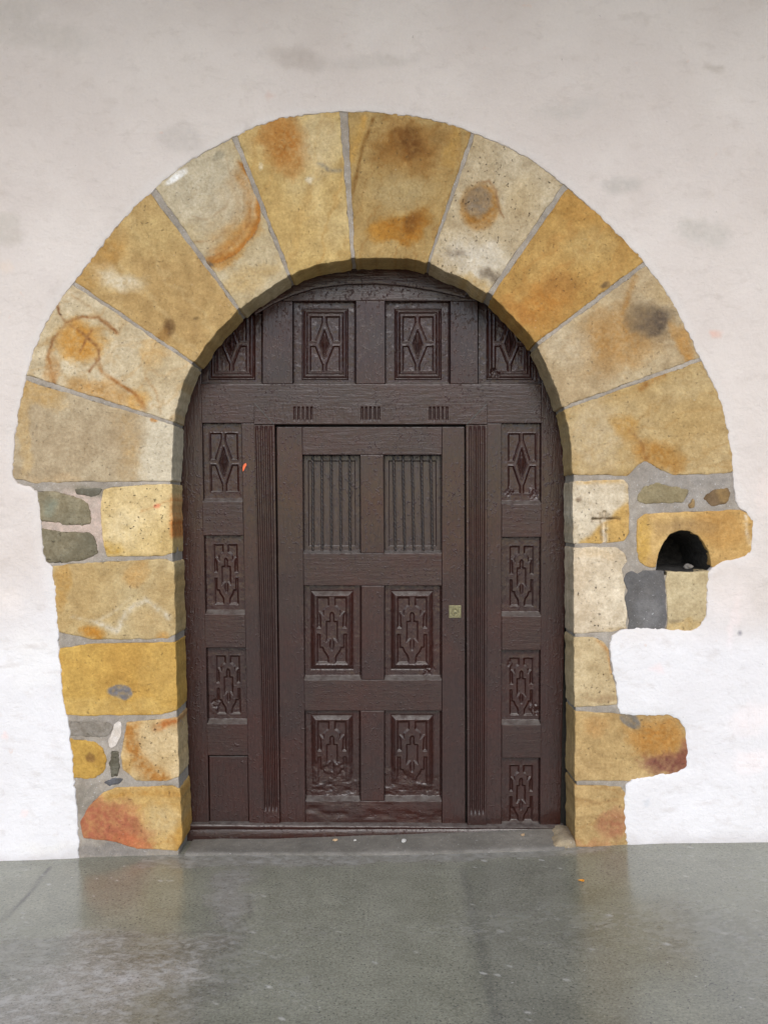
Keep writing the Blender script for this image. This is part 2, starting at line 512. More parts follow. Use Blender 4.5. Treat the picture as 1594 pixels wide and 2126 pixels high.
# ------------------------------------------------------------------ colour painting of stones (stains of the stone, plus groove shading on the cross)
def paint(base, base2, stains=(), seed=0, k=0.97, sc=0.012, sat=0.84, mott=1.0):
    b1, b2 = np.array(base, float), np.array(base2, float)
    def fn(X, Z):
        px = CX + X * S; py = CY - (Z - ZC) * S
        f = np.clip(fbm(px, py, sc, 6, seed) * 2.6 + 0.5, 0, 1)[:, None]
        c = b1 * (1 - f) + b2 * f
        c = c * (1 + fbm(px, py, 0.05, 5, seed + 6)[:, None] * np.array([.16, .20, .26]) * mott)
        w1 = fbm(px, py, 0.028, 4, seed + 2); w2 = fbm(px, py, 0.028, 4, seed + 9)
        fine = fbm(px, py, 0.16, 4, seed + 4); w3 = fbm(px, py, 0.07, 5, seed + 7)
        for s in stains:
            if s[0] == 'e':
                _, cx, cy, rx, ry, rot, col, st = s[:8]
                soft = (s[8] if len(s) > 8 else 0.5) * 0.8; wp = s[9] if len(s) > 9 else 30
                dx = px - cx + w1 * wp; dy = py - cy + w2 * wp
                a = R(rot); u = dx * math.cos(a) + dy * math.sin(a); v = -dx * math.sin(a) + dy * math.cos(a)
                r = np.sqrt((u / rx) ** 2 + (v / ry) ** 2) + (fine * 0.7 + w3 * 0.5) * min(1.0, wp / 20) * min(1.0, soft * 2.4)
                m = (1 - sstep(1 - soft, 1 + soft, r)) * st * np.clip(0.85 + fine * 1.1, 0.2, 1.15)
            elif s[0] == 'v':
                _, pts, wd, col, st = s[:5]
                wp = s[5] if len(s) > 5 else 8
                q = np.stack([px + w1 * wp, py + w2 * wp], 1)
                d = polydist(q, pts, False)
                m = np.exp(-(d / (wd * (0.75 + 1.3 * np.clip(w2 + .3, 0, 1)))) ** 2) * st * np.clip(0.85 + fine * 1.9, 0.1, 1.2) * np.clip(0.95 + fbm(px, py, 0.018, 3, seed + 5) * 1.9, 0.25, 1.1)
            elif s[0] == 'shell':        # curved iron bands inside part of a circle
                _, cx, cy, r0, a0, a1, wd, col, st = s
                dx = px - cx + w1 * 12; dy = py - cy + w2 * 12
                rr = np.hypot(dx, dy); an = np.degrees(np.arctan2(dy, dx)); q = (r0 - rr) / wd
                win = sstep(a0 - 8, a0 + 8, an) * (1 - sstep(a1 - 8, a1 + 8, an))
                m = np.where(q > -0.08, np.exp(-np.clip(q, 0, 9) * 1.3) * (0.72 + 0.28 * np.cos(q * 9)), 0) * st * win * np.clip(0.9 + fine, .2, 1.2)
                dk = (np.exp(-((rr - r0) / 3.4) ** 2) * 1.0 * win)[:, None]
                c = c * (1 - dk) + np.array([118, 66, 24.0]) * dk
            elif s[0] == 'band':         # bedding lines along a direction
                _, ux, uy, wl_, col, st = s
                t_ = ((px * ux + py * uy) + w1 * 60 + w3 * 14) / wl_
                m = np.clip(np.sin(t_ * 6.283) * 0.6 + np.sin(t_ * 14.9 + 2) * 0.5, 0, 1) ** 1.5 * st
            elif s[0] == 'l':            # one side of a line: darkens towards the side (nx,ny) from point
                _, x0, y0, nx, ny, wd, col, st = s[:8]
                m = sstep(0, wd, (px - x0 + w1 * 25) * nx + (py - y0 + w2 * 25) * ny) * st
            m = np.clip(m, 0, 1)[:, None]
            c = c * (1 - m) + np.array(col, float) * m
        g_ = c.mean(1, keepdims=True)
        return lin(np.clip(g_ + (c - g_) * sat, 0, 255), k)
    return fn

OCH, RUST, BRN, PALE, GRY, WHT, DRK = (196, 146, 62), (184, 112, 38), (128, 78, 28), (212, 194, 162), (158, 140, 112), (228, 220, 208), (96, 80, 60)

# ------------------------------------------------------------------ outline of the stone surround
OUT_L = [(166, 1800), (165, 1783), (161, 1700), (156, 1640), (149, 1560), (142, 1500), (135, 1465), (129, 1425), (124, 1370), (122, 1330), (119, 1285),
         (116, 1230), (110, 1178), (97, 1165), (90, 1140), (87, 1090), (82, 1040), (77, 1018), (62, 1010), (36, 1004), (27, 985)]
ARC = [(27, 985), (30, 930), (40, 850), (53, 790), (72, 725), (97, 668), (130, 618), (157, 583), (190, 540), (215, 506), (250, 462), (285, 426), (320, 393),
       (357, 361), (400, 331), (440, 308), (484, 286), (530, 263), (580, 247), (640, 238), (700, 232), (760, 232), (830, 238), (890, 247),
       (940, 260), (985, 277), (1040, 300), (1090, 325), (1130, 354), (1170, 384), (1200, 409), (1240, 444), (1290, 494), (1336, 545),
       (1375, 597), (1402, 642), (1427, 692), (1452, 744), (1477, 792), (1496, 840), (1509, 890), (1517, 940), (1521, 985)]
OUT_R = [(1521, 985), (1524, 1030), (1531, 1053), (1549, 1063), (1560, 1083), (1562, 1115), (1556, 1145), (1536, 1158), (1503, 1165), (1482, 1175), (1469, 1190),
         (1466, 1230), (1464, 1280), (1453, 1300), (1430, 1310), (1390, 1307), (1330, 1303), (1290, 1308), (1271, 1320), (1265, 1340), (1269, 1390), (1279, 1430),
         (1283, 1470), (1287, 1483), (1322, 1487), (1390, 1486), (1410, 1496), (1422, 1520), (1426, 1560), (1424, 1590), (1410, 1602), (1360, 1610), (1310, 1618),
         (1298, 1630), (1295, 1680), (1298, 1720), (1300, 1748), (1302, 1800)]
INN = [(357, 1000), (358, 943), (362, 880), (371, 827), (384, 787), (402, 755), (432, 712), (462, 677), (494, 645), (532, 616), (567, 593), (600, 574), (652, 551),
       (690, 543), (730, 538), (794, 535), (845, 537), (889, 546), (925, 562), (975, 586), (1016, 612), (1048, 640), (1078, 670), (1113, 714), (1128, 745), (1146, 787),
       (1168, 848), (1178, 880), (1183, 913), (1186, 960), (1188, 1000)]
JL = [(357, 1000), (359, 1100), (361, 1160), (365, 1300), (367, 1400), (370, 1500), (373, 1600), (376, 1690), (380, 1800)]
JR = [(1188, 1000), (1190, 1130), (1191, 1300), (1191, 1400), (1192, 1500), (1194, 1600), (1193, 1690), (1192, 1800)]

PC = np.array([775.0, 1000.0])
def polar(pts):
    q = np.array(pts, float) - PC
    a = np.arctan2(-q[:, 1], -q[:, 0])     # 0 at the left spring, grows clockwise over the crown
    a = np.where(a < -0.5, a + 2 * math.pi, a)
    r = np.hypot(q[:, 0], q[:, 1]); i = np.argsort(a)
    return a[i], r[i]
PO, PI_ = polar(ARC), polar(INN)
def ang(p):
    q = np.array(p, float) - PC
    a = math.atan2(-q[1], -q[0])
    return a + 2 * math.pi if a < -0.5 else a
def arcpts(pol, a0, a1, n, dr=0.0):
    a = np.linspace(a0, a1, n)
    r = np.interp(a, *pol) + dr
    return [(PC[0] - math.cos(t) * q, PC[1] - math.sin(t) * q) for t, q in zip(a, r)]

JOINTS = [((22, 1012), (357, 1003)), ((58, 785), (362, 880)), ((154, 588), (403, 756)), ((318, 396), (496, 643)), ((488, 286), (602, 575)), ((713, 233), (733, 540)),
          ((982, 276), (889, 547)), ((1173, 386), (1016, 612)), ((1338, 547), (1114, 715)), ((1453, 746), (1168, 848)), ((1522, 992), (1187, 992))]

# ------------------------------------------------------------------ doorway of stone
door_way = empty('stone_doorway', (0, 0, 0))
tag(door_way, 'arched surround of tan and orange sandstone blocks round the brown wooden door', 'doorway', None, 'thing')

VOUS = [
 dict(base=(186, 164, 128), base2=(176, 152, 116), st=[('l', 285, 900, 1, 0.12, 25, (208, 193, 164), .9), ('v', [(262, 870), (275, 930), (270, 1000)], 20, (190, 150, 92), .55),
      ('e', 75, 810, 60, 30, 20, (196, 150, 80), .7), ('e', 50, 900, 14, 90, 0, (196, 156, 92), .6), ('e', 318, 872, 7, 5, 0, RUST, .9, .4, 6), ('e', 120, 1000, 60, 14, 0, (190, 150, 100), .4)]),
 dict(base=(208, 188, 152), base2=(196, 172, 130), st=[('band', .5, .86, 46, (186, 142, 84), .35), ('e', 165, 708, 50, 42, 0, (204, 138, 48), .95, .5), ('e', 205, 815, 75, 26, 12, (190, 134, 62), .75), ('e', 285, 838, 22, 28, 30, (206, 150, 70), .8),
      ('e', 316, 730, 24, 34, 15, (204, 158, 90), .65), ('v', [(118, 620), (124, 650), (140, 670), (172, 692), (204, 722), (206, 745), (185, 770)], 2.6, (128, 78, 40), .9),
      ('v', [(112, 795), (100, 740), (108, 705), (135, 672), (170, 656), (205, 658), (232, 682), (240, 690)], 3.2, (146, 92, 44), .9),
      ('v', [(194, 684), (178, 706), (165, 728)], 2.2, (140, 86, 44), .8), ('v', [(200, 745), (212, 775), (245, 795), (280, 815), (300, 850)], 3.6, (168, 108, 48), .95),
      ('v', [(305, 785), (325, 815), (334, 860)], 2.4, (178, 130, 76), .7), ('v', [(150, 612), (190, 640), (230, 680)], 2, (180, 140, 90), .5), ('e', 105, 770, 14, 40, 0, (186, 130, 66), .6)]),
 dict(base=(196, 160, 98), base2=(184, 146, 86), st=[('band', .8, -.6, 70, (206, 176, 120), .35), ('e', 250, 582, 46, 20, 5, (226, 212, 184), .8, .7), ('e', 215, 560, 26, 16, 0, (220, 200, 164), .6, .7), ('e', 225, 520, 46, 28, -45, (186, 132, 56), .6),
      ('e', 352, 678, 13, 17, 10, (112, 78, 40), .95, .5, 14), ('e', 338, 694, 16, 8, -30, (160, 112, 52), .7), ('e', 402, 662, 4, 5, 0, (120, 90, 50), .7), ('e', 330, 490, 60, 50, 0, (200, 168, 104), .5),
      ('e', 185, 580, 28, 30, 0, (190, 140, 66), .5)]),
 dict(base=(198, 178, 140), base2=(190, 166, 122), st=[('e', 430, 395, 85, 80, 0, (196, 182, 154), .75), ('e', 495, 500, 60, 26, -52, (198, 146, 72), .8), ('e', 455, 540, 34, 18, -15, (186, 128, 54), .85),
      ('shell', 418, 425, 121, -46, 80, 36, (186, 116, 40), 1.2),
      ('v', [(520, 420), (518, 460), (495, 495), (462, 522), (430, 538)], 3, (172, 114, 54), .7), ('v', [(505, 385), (504, 440), (480, 475), (440, 500), (400, 500)], 2.6, (176, 140, 92), .6),
      ('v', [(470, 330), (484, 390), (468, 430), (430, 455), (400, 450)], 2, (176, 146, 106), .5), ('e', 520, 575, 80, 24, -25, (200, 160, 92), .5), ('e', 366, 366, 26, 9, -38, (240, 236, 230), .95, .3, 10),
      ('e', 456, 326, 14, 9, -30, (140, 132, 108), .7), ('e', 435, 550, 12, 5, 20, (110, 90, 70), .8)]),
 dict(base=(208, 178, 118), base2=(196, 160, 92), st=[('band', .95, .3, 64, (190, 142, 70), .4), ('e', 592, 296, 42, 62, -15, (182, 112, 38), .9, .6), ('e', 560, 275, 36, 24, -20, (192, 130, 56), .7), ('e', 660, 300, 40, 70, 0, (210, 186, 140), .6), ('e', 590, 470, 60, 60, 0, (204, 166, 96), .6),
      ('v', [(662, 338), (682, 352), (706, 352)], 4, (140, 130, 112), .9), ('e', 520, 300, 16, 60, -15, (200, 158, 90), .5), ('e', 640, 370, 8, 6, 0, (232, 218, 190), .8), ('e', 545, 350, 6, 10, 0, (228, 212, 180), .7)]),
 dict(base=(182, 148, 88), base2=(172, 136, 76), st=[('band', .98, .2, 30, (158, 110, 48), .4), ('e', 842, 305, 68, 52, 10, (146, 92, 30), .85, .7, 50), ('e', 850, 295, 32, 30, 0, (110, 66, 22), .8, .8, 60), ('e', 838, 470, 66, 30, -14, (172, 108, 26), .95, .35, 40), ('e', 860, 455, 26, 18, -20, (122, 72, 20), .8, .7, 40),
      ('e', 790, 485, 30, 16, 0, (190, 128, 40), .9), ('v', [(775, 245), (756, 290), (744, 340), (730, 410)], 3.2, (132, 88, 34), .9), ('v', [(756, 245), (742, 290), (730, 330)], 6, (202, 150, 66), .8), ('v', [(745, 260), (735, 330)], 10, (200, 156, 78), .5),
      ('e', 830, 400, 60, 30, 0, (176, 152, 104), .6), ('e', 940, 300, 14, 50, 12, (188, 138, 58), .6), ('e', 900, 270, 40, 16, 10, (150, 104, 44), .5), ('e', 800, 262, 40, 12, 0, (196, 160, 96), .5)]),
 dict(base=(196, 176, 142), base2=(184, 158, 116), mat=1, st=[('e', 996, 428, 39, 48, 10, (172, 116, 46), .95, .25, 14), ('e', 992, 418, 27, 33, 10, (138, 118, 94), .95, .35, 14), ('e', 985, 535, 60, 44, 20, (212, 200, 180), .8), ('v', [(990, 378), (1015, 374), (1030, 395), (1034, 430), (1045, 450)], 2.6, (150, 106, 62), .8),
      ('e', 1090, 400, 40, 40, 0, (200, 174, 128), .5), ('e', 945, 520, 16, 10, 0, (110, 94, 78), .5, .8, 40), ('e', 1015, 575, 22, 10, 10, (100, 84, 66), .7, .8, 40), ('e', 985, 590, 40, 12, 20, (196, 154, 84), .6)]),
 dict(base=(196, 152, 80), base2=(184, 138, 66), st=[('band', .7, .7, 60, (180, 120, 50), .35), ('e', 1130, 620, 72, 44, -40, (186, 118, 40), .8, .7), ('e', 1075, 640, 34, 18, 40, (186, 120, 48), .6), ('e', 1200, 440, 50, 24, 30, (190, 136, 58), .6), ('e', 1220, 510, 55, 34, 0, (198, 164, 100), .6), ('e', 1258, 588, 9, 6, 0, (110, 84, 54), .9), ('e', 1160, 590, 40, 30, 0, (160, 112, 54), .4)]),
 dict(base=(192, 168, 128), base2=(180, 152, 110), st=[('e', 1285, 700, 85, 62, -15, (178, 124, 56), .75, .7), ('e', 1352, 668, 56, 38, 20, (112, 94, 72), .8, .7, 50), ('e', 1362, 680, 26, 18, 20, (82, 68, 58), .7, .8, 60), ('e', 1180, 720, 50, 40, 0, (196, 176, 144), .6), ('e', 1425, 720, 16, 50, -25, (188, 128, 52), .75),
      ('v', [(1318, 575), (1300, 630), (1285, 660)], 5, (170, 116, 50), .6), ('e', 1375, 600, 30, 30, 0, (188, 156, 104), .5)]),
 dict(base=(190, 160, 108), base2=(182, 148, 90), st=[('band', .3, .95, 40, (178, 132, 68), .35), ('e', 1230, 910, 55, 80, 0, (196, 172, 132), .75), ('e', 1365, 945, 56, 28, 18, (176, 118, 42), .85, .5), ('e', 1300, 890, 28, 24, 30, (186, 136, 62), .8), ('v', [(1310, 895), (1335, 920), (1340, 950)], 5, (142, 88, 34), .8), ('e', 1420, 800, 60, 30, -20, (190, 164, 116), .5), ('v', [(1330, 806), (1355, 790), (1375, 780)], 5, (160, 104, 40), .8), ('e', 1450, 900, 50, 60, 0, (188, 152, 92), .5)]),
]
LOOPS = []
JG = [(5, 4), (5, 3.5), (3.5, 3), (7, 3), (5.5, 3), (8.5, 3.5), (4, 2.6), (5.5, 5), (4.5, 3.5), (4.2, 2.6), (6, 5)]
for i, v in enumerate(VOUS):
    (o0, i0), (o1, i1) = JOINTS[i], JOINTS[i + 1]
    def shift(o, n, s):
        o, n = np.array(o, float), np.array(n, float)
        d = (n - o) / np.linalg.norm(n - o); p = np.array([-d[1], d[0]])     # sideways
        return o + p * s[0] - d * 14, n + p * s[1]
    ga, gb = JG[i], JG[i + 1]
    ng = lambda g_: (-g_[0], -g_[1])
    oa, ia = shift(o0, i0, ng(ga)); ob, ib = shift(o1, i1, gb)
    if ang(oa) < ang(o0): oa, ia = shift(o0, i0, ga); ob, ib = shift(o1, i1, ng(gb))
    outer = arcpts(PO, ang(oa), ang(ob), 14, 12)
    inner = arcpts(PI_, ang(ia), ang(ib), 12, 0)
    if i == 9:
        low = [(1520, 982), (1460, 985), (1400, 986), (1370, 976), (1340, 956), (1322, 966), (1303, 988), (1240, 986)]
        loop = outer[:-1] + low + inner[::-1]
    elif i == 0:
        loop = [(70, 1003)] + outer[1:] + inner[::-1] + [(200, 1000)]
    else:
        loop = outer + inner[::-1]
    L = resample(PL(loop), 0.03)
    L = chaikin(L, 1); LOOPS.append(L)
    o = add_slab('voussoir', L, [M_STONE, M_PITTED][v.get('mat', 0)], door_way, depth=0.226, res=0.0066, bevel=0.006, amp=0.0030, rough=0.0058, rns=26,
                 color=paint(v['base'], v['base2'], v['st'], 10 * i), seed=i, taper=0.0)
VLAB = ['plain grey and tan voussoir at the left spring of the arch', 'pale voussoir with an orange spot and scratched looping lines', 'yellow brown voussoir with a small dark stain and white smudges',
        'voussoir with a curved orange vein like a shell', 'yellow voussoir with a rust stain near its top', 'crown voussoir with two dark rust stains', 'pitted pale voussoir with a grey spot ringed in orange',
        'plain orange voussoir', 'voussoir with a dark sooty stain near its outer edge', 'tan voussoir at the right spring with a brown stain low down']
for o, l in zip([c for c in door_way.children if c.name.startswith('voussoir')], VLAB): o['label'] = l

JAMB = [
 # left jamb, from the top
 ('rubble_stone', [(150, 1016), (185, 1013), (214, 1014), (206, 1026), (186, 1032), (160, 1026)], 2, paint((120, 112, 92), (104, 98, 82), [], 107), 'small dark wedge of stone above the pink mortar'),
 ('jamb_stone', [(213, 1016), (235, 1010), (357, 1004), (359, 1149), (335, 1155), (222, 1156), (212, 1120), (208, 1060)], 1, paint((222, 192, 132), (206, 172, 106), [('v', [(357, 1030), (358, 1110)], 6, (206, 112, 40), .8), ('e', 235, 1140, 20, 12, 20, (198, 148, 50), .7), ('v', [(292, 1062), (325, 1050), (356, 1035)], 2, (190, 120, 60), .6), ('e', 326, 1050, 7, 5, -20, (236, 120, 80), .8, .4, 6), ('e', 260, 1100, 40, 40, 0, (228, 206, 160), .5)], 101), 'speckled pale yellow block below the left spring'),
 ('rubble_stone', [(68, 1021), (110, 1019), (150, 1028), (180, 1044), (188, 1062), (190, 1088), (150, 1092), (110, 1084), (66, 1082)], 2, paint((150, 136, 104), (130, 120, 94), [('e', 105, 1055, 14, 18, 0, (122, 132, 116), .5)], 111), 'grey green rubble stone, upper one beside the pale yellow block'),
 ('rubble_stone', [(68, 1096), (140, 1104), (190, 1106), (200, 1122), (204, 1150), (170, 1164), (115, 1170), (76, 1164)], 2, paint((136, 124, 96), (112, 104, 82), [], 121), 'dark grey green rubble stone, lower one beside the pale yellow block'),
 ('jamb_stone', [(106, 1176), (150, 1170), (345, 1160), (362, 1168), (365, 1318), (345, 1327), (195, 1328), (150, 1320), (106, 1308)], 0, paint((194, 168, 118), (188, 154, 96), [('e', 285, 1188, 24, 26, 20, (194, 148, 82), .8, .35), ('e', 190, 1312, 26, 14, 10, (196, 128, 36), .95, .5), ('e', 130, 1220, 14, 50, 0, (192, 142, 66), .7), ('e', 340, 1315, 12, 9, 0, (200, 140, 60), .7), ('v', [(200, 1290), (240, 1310), (262, 1272), (300, 1245), (350, 1280)], 7, (210, 198, 176), .6), ('v', [(270, 1240), (230, 1275), (200, 1290), (150, 1280)], 4, (206, 186, 150), .5), ('e', 300, 1290, 40, 26, 0, (190, 158, 104), .6)], 131), 'tan block with pale veins'),
 ('jamb_stone', [(112, 1348), (180, 1337), (365, 1333), (368, 1476), (335, 1484), (170, 1488), (112, 1482)], 0, paint((204, 158, 70), (196, 146, 60), [('e', 250, 1436, 24, 17, 0, (118, 112, 112), 1.0, .12, 18), ('e', 230, 1470, 120, 18, 0, (206, 170, 96), .5), ('e', 330, 1400, 40, 60, 0, (200, 160, 84), .4)], 141), 'ochre yellow block with a small grey patch'),
 ('jamb_stone', [(262, 1500), (300, 1496), (368, 1490), (372, 1614), (345, 1622), (282, 1622), (254, 1598), (250, 1570), (257, 1530)], 1, paint((212, 184, 136), (200, 166, 110), [('v', [(268, 1500), (270, 1540), (285, 1575), (315, 1605), (340, 1622)], 15, (182, 118, 46), .95), ('v', [(325, 1512), (345, 1502), (365, 1498)], 8, (190, 110, 46), .8), ('e', 265, 1590, 14, 20, 0, (196, 144, 66), .6)], 151), 'pale block with a curved rust band'),
 ('rubble_stone', [(132, 1534), (165, 1536), (196, 1542), (214, 1556), (222, 1580), (214, 1606), (196, 1617), (136, 1618)], 0, paint((202, 156, 66), (186, 136, 50), [('e', 185, 1572, 6, 6, 0, (120, 80, 40), .7)], 161), 'small rounded ochre stone in the left jamb'),
 ('rubble_stone', [(132, 1496), (180, 1500), (226, 1500), (236, 1512), (222, 1530), (190, 1530), (160, 1528), (134, 1530)], 2, paint((146, 134, 120), (132, 122, 108), [], 171), 'grey rubble stone above the small ochre stone'),
 ('rubble_stone', [(229, 1560), (246, 1560), (248, 1590), (244, 1614), (230, 1614), (227, 1590)], 2, paint((112, 104, 84), (96, 90, 74), [], 181), 'narrow dark upright chip of stone'),
 ('rubble_stone', [(212, 1626), (232, 1617), (258, 1616), (246, 1630), (226, 1632)], 2, paint((104, 102, 104), (90, 88, 90), [], 186), 'dark flat chip of stone'),
 ('jamb_stone', [(214, 1646), (240, 1636), (360, 1631), (374, 1638), (379, 1750), (368, 1768), (310, 1763), (285, 1764), (235, 1748), (172, 1742), (166, 1708), (185, 1672)], 0, paint((204, 162, 92), (196, 152, 78), [('band', .1, 1, 34, (184, 128, 56), .4), ('e', 215, 1715, 82, 56, 12, (176, 96, 64), .95, .45, 45), ('e', 270, 1752, 40, 16, 12, (196, 100, 60), .8), ('e', 335, 1705, 40, 34, 0, (204, 178, 128), .6), ('v', [(230, 1652), (300, 1648), (372, 1650)], 5, (190, 134, 54), .7), ('e', 374, 1740, 14, 30, 0, (190, 134, 48), .7)], 191), 'bottom block of the left jamb with a red stain'),
 # right jamb
 ('jamb_stone', [(1188, 999), (1296, 995), (1305, 1006), (1307, 1108), (1295, 1124), (1262, 1128), (1189, 1130)], 1, paint((212, 194, 164), (204, 184, 152), [('l', 1250, 1080, 0.62, 0.78, 10, (202, 156, 78), .95), ('v', [(1200, 1000), (1295, 998)], 5, (200, 150, 76), .7), ('e', 1202, 1036, 7, 6, 0, (140, 116, 90), .8, .5, 8), ('v', [(1302, 1010), (1304, 1100)], 5, (198, 156, 92), .6), ('v', [(1254, 1080), (1255, 1124)], 5, (226, 214, 196), .9, 2), ('v', [(1231, 1076), (1285, 1076)], 3.0, (112, 90, 62), .9, 2), ('v', [(1246, 1066), (1247, 1120)], 2.0, (130, 104, 70), .8, 2)], 201), 'pale block with a small carved cross'),  # dark and pale lines along the cross paint its groove shading into the colour
 ('jamb_stone', [(1190, 1137), (1278, 1135), (1297, 1148), (1303, 1164), (1290, 1182), (1300, 1215), (1296, 1240), (1305, 1262), (1300, 1300), (1304, 1306), (1265, 1313), (1191, 1316)], 1, paint((216, 196, 164), (204, 180, 146), [('e', 1280, 1305, 30, 8, 0, (180, 150, 104), .6), ('e', 1240, 1150, 40, 10, 0, (214, 184, 140), .6)], 211), 'pale pinkish pitted block with a ragged edge'),
 ('rubble_stone', [(1322, 1030), (1336, 1010), (1365, 1003), (1400, 1010), (1430, 1017), (1428, 1030), (1416, 1043), (1370, 1044), (1340, 1047), (1325, 1041)], 0, paint((150, 134, 96), (138, 122, 88), [], 221), 'long flat grey brown stone in the right mortar'),
 ('rubble_stone', [(1428, 1048), (1438, 1034), (1445, 1040), (1442, 1052), (1434, 1056)], 0, paint((168, 136, 86), (140, 110, 70), [], 231), 'tiny tan stone between two flat stones'),
 ('rubble_stone', [(1458, 1034), (1476, 1018), (1512, 1013), (1517, 1028), (1508, 1047), (1475, 1050)], 0, paint((130, 104, 72), (118, 92, 62), [('e', 1505, 1030, 14, 16, 0, (164, 128, 72), .7)], 241), 'dark brown stone at the outer edge of the right mortar'),
 ('niche_stone', [(1322, 1078), (1340, 1066), (1440, 1062), (1535, 1058), (1566, 1072), (1572, 1110), (1566, 1150), (1535, 1168), (1500, 1174), (1478, 1179), (1476, 1165), (1470, 1145), (1462, 1127), (1448, 1111), (1430, 1103), (1412, 1102),
                  (1392, 1109), (1378, 1124), (1367, 1148), (1362, 1179), (1340, 1176), (1325, 1166), (1321, 1130)], 0, paint((208, 166, 98), (196, 148, 76), [('e', 1495, 1095, 60, 40, 10, (188, 134, 62), .75), ('e', 1335, 1125, 16, 50, 0, (206, 158, 62), .7), ('e', 1418, 1096, 60, 16, 0, (150, 116, 74), .6, .9, 30), ('v', [(1548, 1070), (1550, 1110), (1558, 1130)], 4, (232, 222, 210), .8), ('e', 1515, 1150, 30, 8, -8, (200, 150, 80), .5)], 251), 'orange block with a dark arched hole through it'),
 ('jamb_stone', [(1384, 1186), (1440, 1187), (1474, 1184), (1474, 1290), (1460, 1312), (1425, 1318), (1381, 1314), (1386, 1290), (1384, 1240), (1381, 1210)], 0, paint((200, 178, 134), (190, 166, 120), [('e', 1420, 1300, 50, 14, 0, (200, 160, 92), .6), ('e', 1402, 1286, 14, 5, 0, (120, 100, 70), .6, .8, 20)], 261), 'tan block under the dark hole'),
 ('jamb_stone', [(1191, 1323), (1232, 1322), (1252, 1331), (1263, 1348), (1270, 1395), (1280, 1432), (1282, 1464), (1230, 1468), (1192, 1470)], 1, paint((204, 178, 132), (192, 164, 116), [('v', [(1240, 1330), (1262, 1352), (1268, 1395)], 4, (190, 132, 70), .7), ('e', 1250, 1450, 30, 8, 0, (150, 116, 76), .5)], 271), 'narrow tan block with a rounded shoulder'),
 ('jamb_stone', [(1193, 1476), (1284, 1482), (1322, 1478), (1395, 1476), (1420, 1492), (1434, 1525), (1436, 1590), (1416, 1611), (1360, 1620), (1308, 1622), (1193, 1623)], 0, paint((196, 160, 102), (186, 150, 92), [('e', 1360, 1535, 54, 42, 0, (182, 118, 42), .85, .5), ('e', 1385, 1592, 50, 22, 8, (128, 70, 56), .9, .5), ('e', 1420, 1570, 14, 30, 0, (138, 74, 56), .8), ('e', 1308, 1496, 22, 15, 30, (126, 116, 104), 1.0, .2, 16), ('e', 1240, 1510, 26, 20, 0, (190, 138, 74), .6)], 281), 'long rounded block reaching into the white wall, orange with a dark red corner'),
 ('jamb_stone', [(1193, 1630), (1288, 1633), (1306, 1660), (1306, 1760), (1194, 1760)], 0, paint((194, 156, 96), (182, 148, 92), [('band', .05, 1, 36, (166, 122, 66), .5), ('e', 1272, 1712, 34, 26, -30, (170, 106, 70), .85, .5), ('e', 1230, 1752, 40, 10, 0, (190, 130, 84), .7), ('v', [(1196, 1660), (1245, 1668), (1290, 1660)], 3, (160, 118, 66), .6), ('v', [(1196, 1700), (1245, 1695), (1290, 1705)], 3, (164, 128, 76), .5)], 291), 'bottom block of the right jamb with a reddish patch'),
]
NICHE_OBJ = None
for i, (nm, pts, mt, cf, lab) in enumerate(JAMB):
    deep = 0.226 if nm == 'jamb_stone' else (0.22 if nm == 'niche_stone' else 0.05)
    L = resample(PL(pts), 0.018)
    L = chaikin(L, 1); LOOPS.append(L)
    yf = None
    if 'carved cross' in lab:                                    # the little cross cut into the block
        bars = [np.array([P(1232, 1080), P(1283, 1079)]), np.array([P(1255, 1064), P(1254, 1124)])]
        def yf(x, z, d, bars=bars):
            p = np.stack([x, z], 1); q = np.minimum(polydist(p, bars[0], False), polydist(p, bars[1], False))
            return 0.012 * (1 - sstep(0.005, 0.012, q))
    o = add_slab(nm, L, [M_STONE, M_PITTED, M_RUBBLE][mt], door_way, depth=deep, res=0.0066 if deep > .1 else 0.005, bevel=0.006,
                 y0=0.0, amp=0.0022, rough=0.0045 if deep > .1 else 0.008, rns=30 if deep > .1 else 45, color=cf, seed=20 + i, yfn=yf)
    o['label'] = lab
    if nm == 'niche_stone': NICHE_OBJ = o

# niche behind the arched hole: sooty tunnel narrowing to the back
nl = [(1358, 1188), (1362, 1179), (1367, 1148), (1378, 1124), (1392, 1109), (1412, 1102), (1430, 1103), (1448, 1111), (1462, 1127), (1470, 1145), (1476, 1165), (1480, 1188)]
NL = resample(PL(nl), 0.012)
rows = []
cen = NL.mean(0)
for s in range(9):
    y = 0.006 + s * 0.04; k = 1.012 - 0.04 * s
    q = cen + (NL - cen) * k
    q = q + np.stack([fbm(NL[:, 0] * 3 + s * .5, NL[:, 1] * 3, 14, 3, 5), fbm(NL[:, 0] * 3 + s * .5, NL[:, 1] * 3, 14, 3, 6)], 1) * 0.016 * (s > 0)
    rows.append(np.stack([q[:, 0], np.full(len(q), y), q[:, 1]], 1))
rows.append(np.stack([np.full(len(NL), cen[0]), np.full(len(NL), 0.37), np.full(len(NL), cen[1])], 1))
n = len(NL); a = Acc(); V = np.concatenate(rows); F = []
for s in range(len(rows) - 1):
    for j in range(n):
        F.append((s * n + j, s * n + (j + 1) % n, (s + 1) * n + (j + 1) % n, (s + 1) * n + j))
a.add(V, F); a.build('niche_recess', M_SOOT, NICHE_OBJ)['label'] = 'blackened inside of the arched hole'

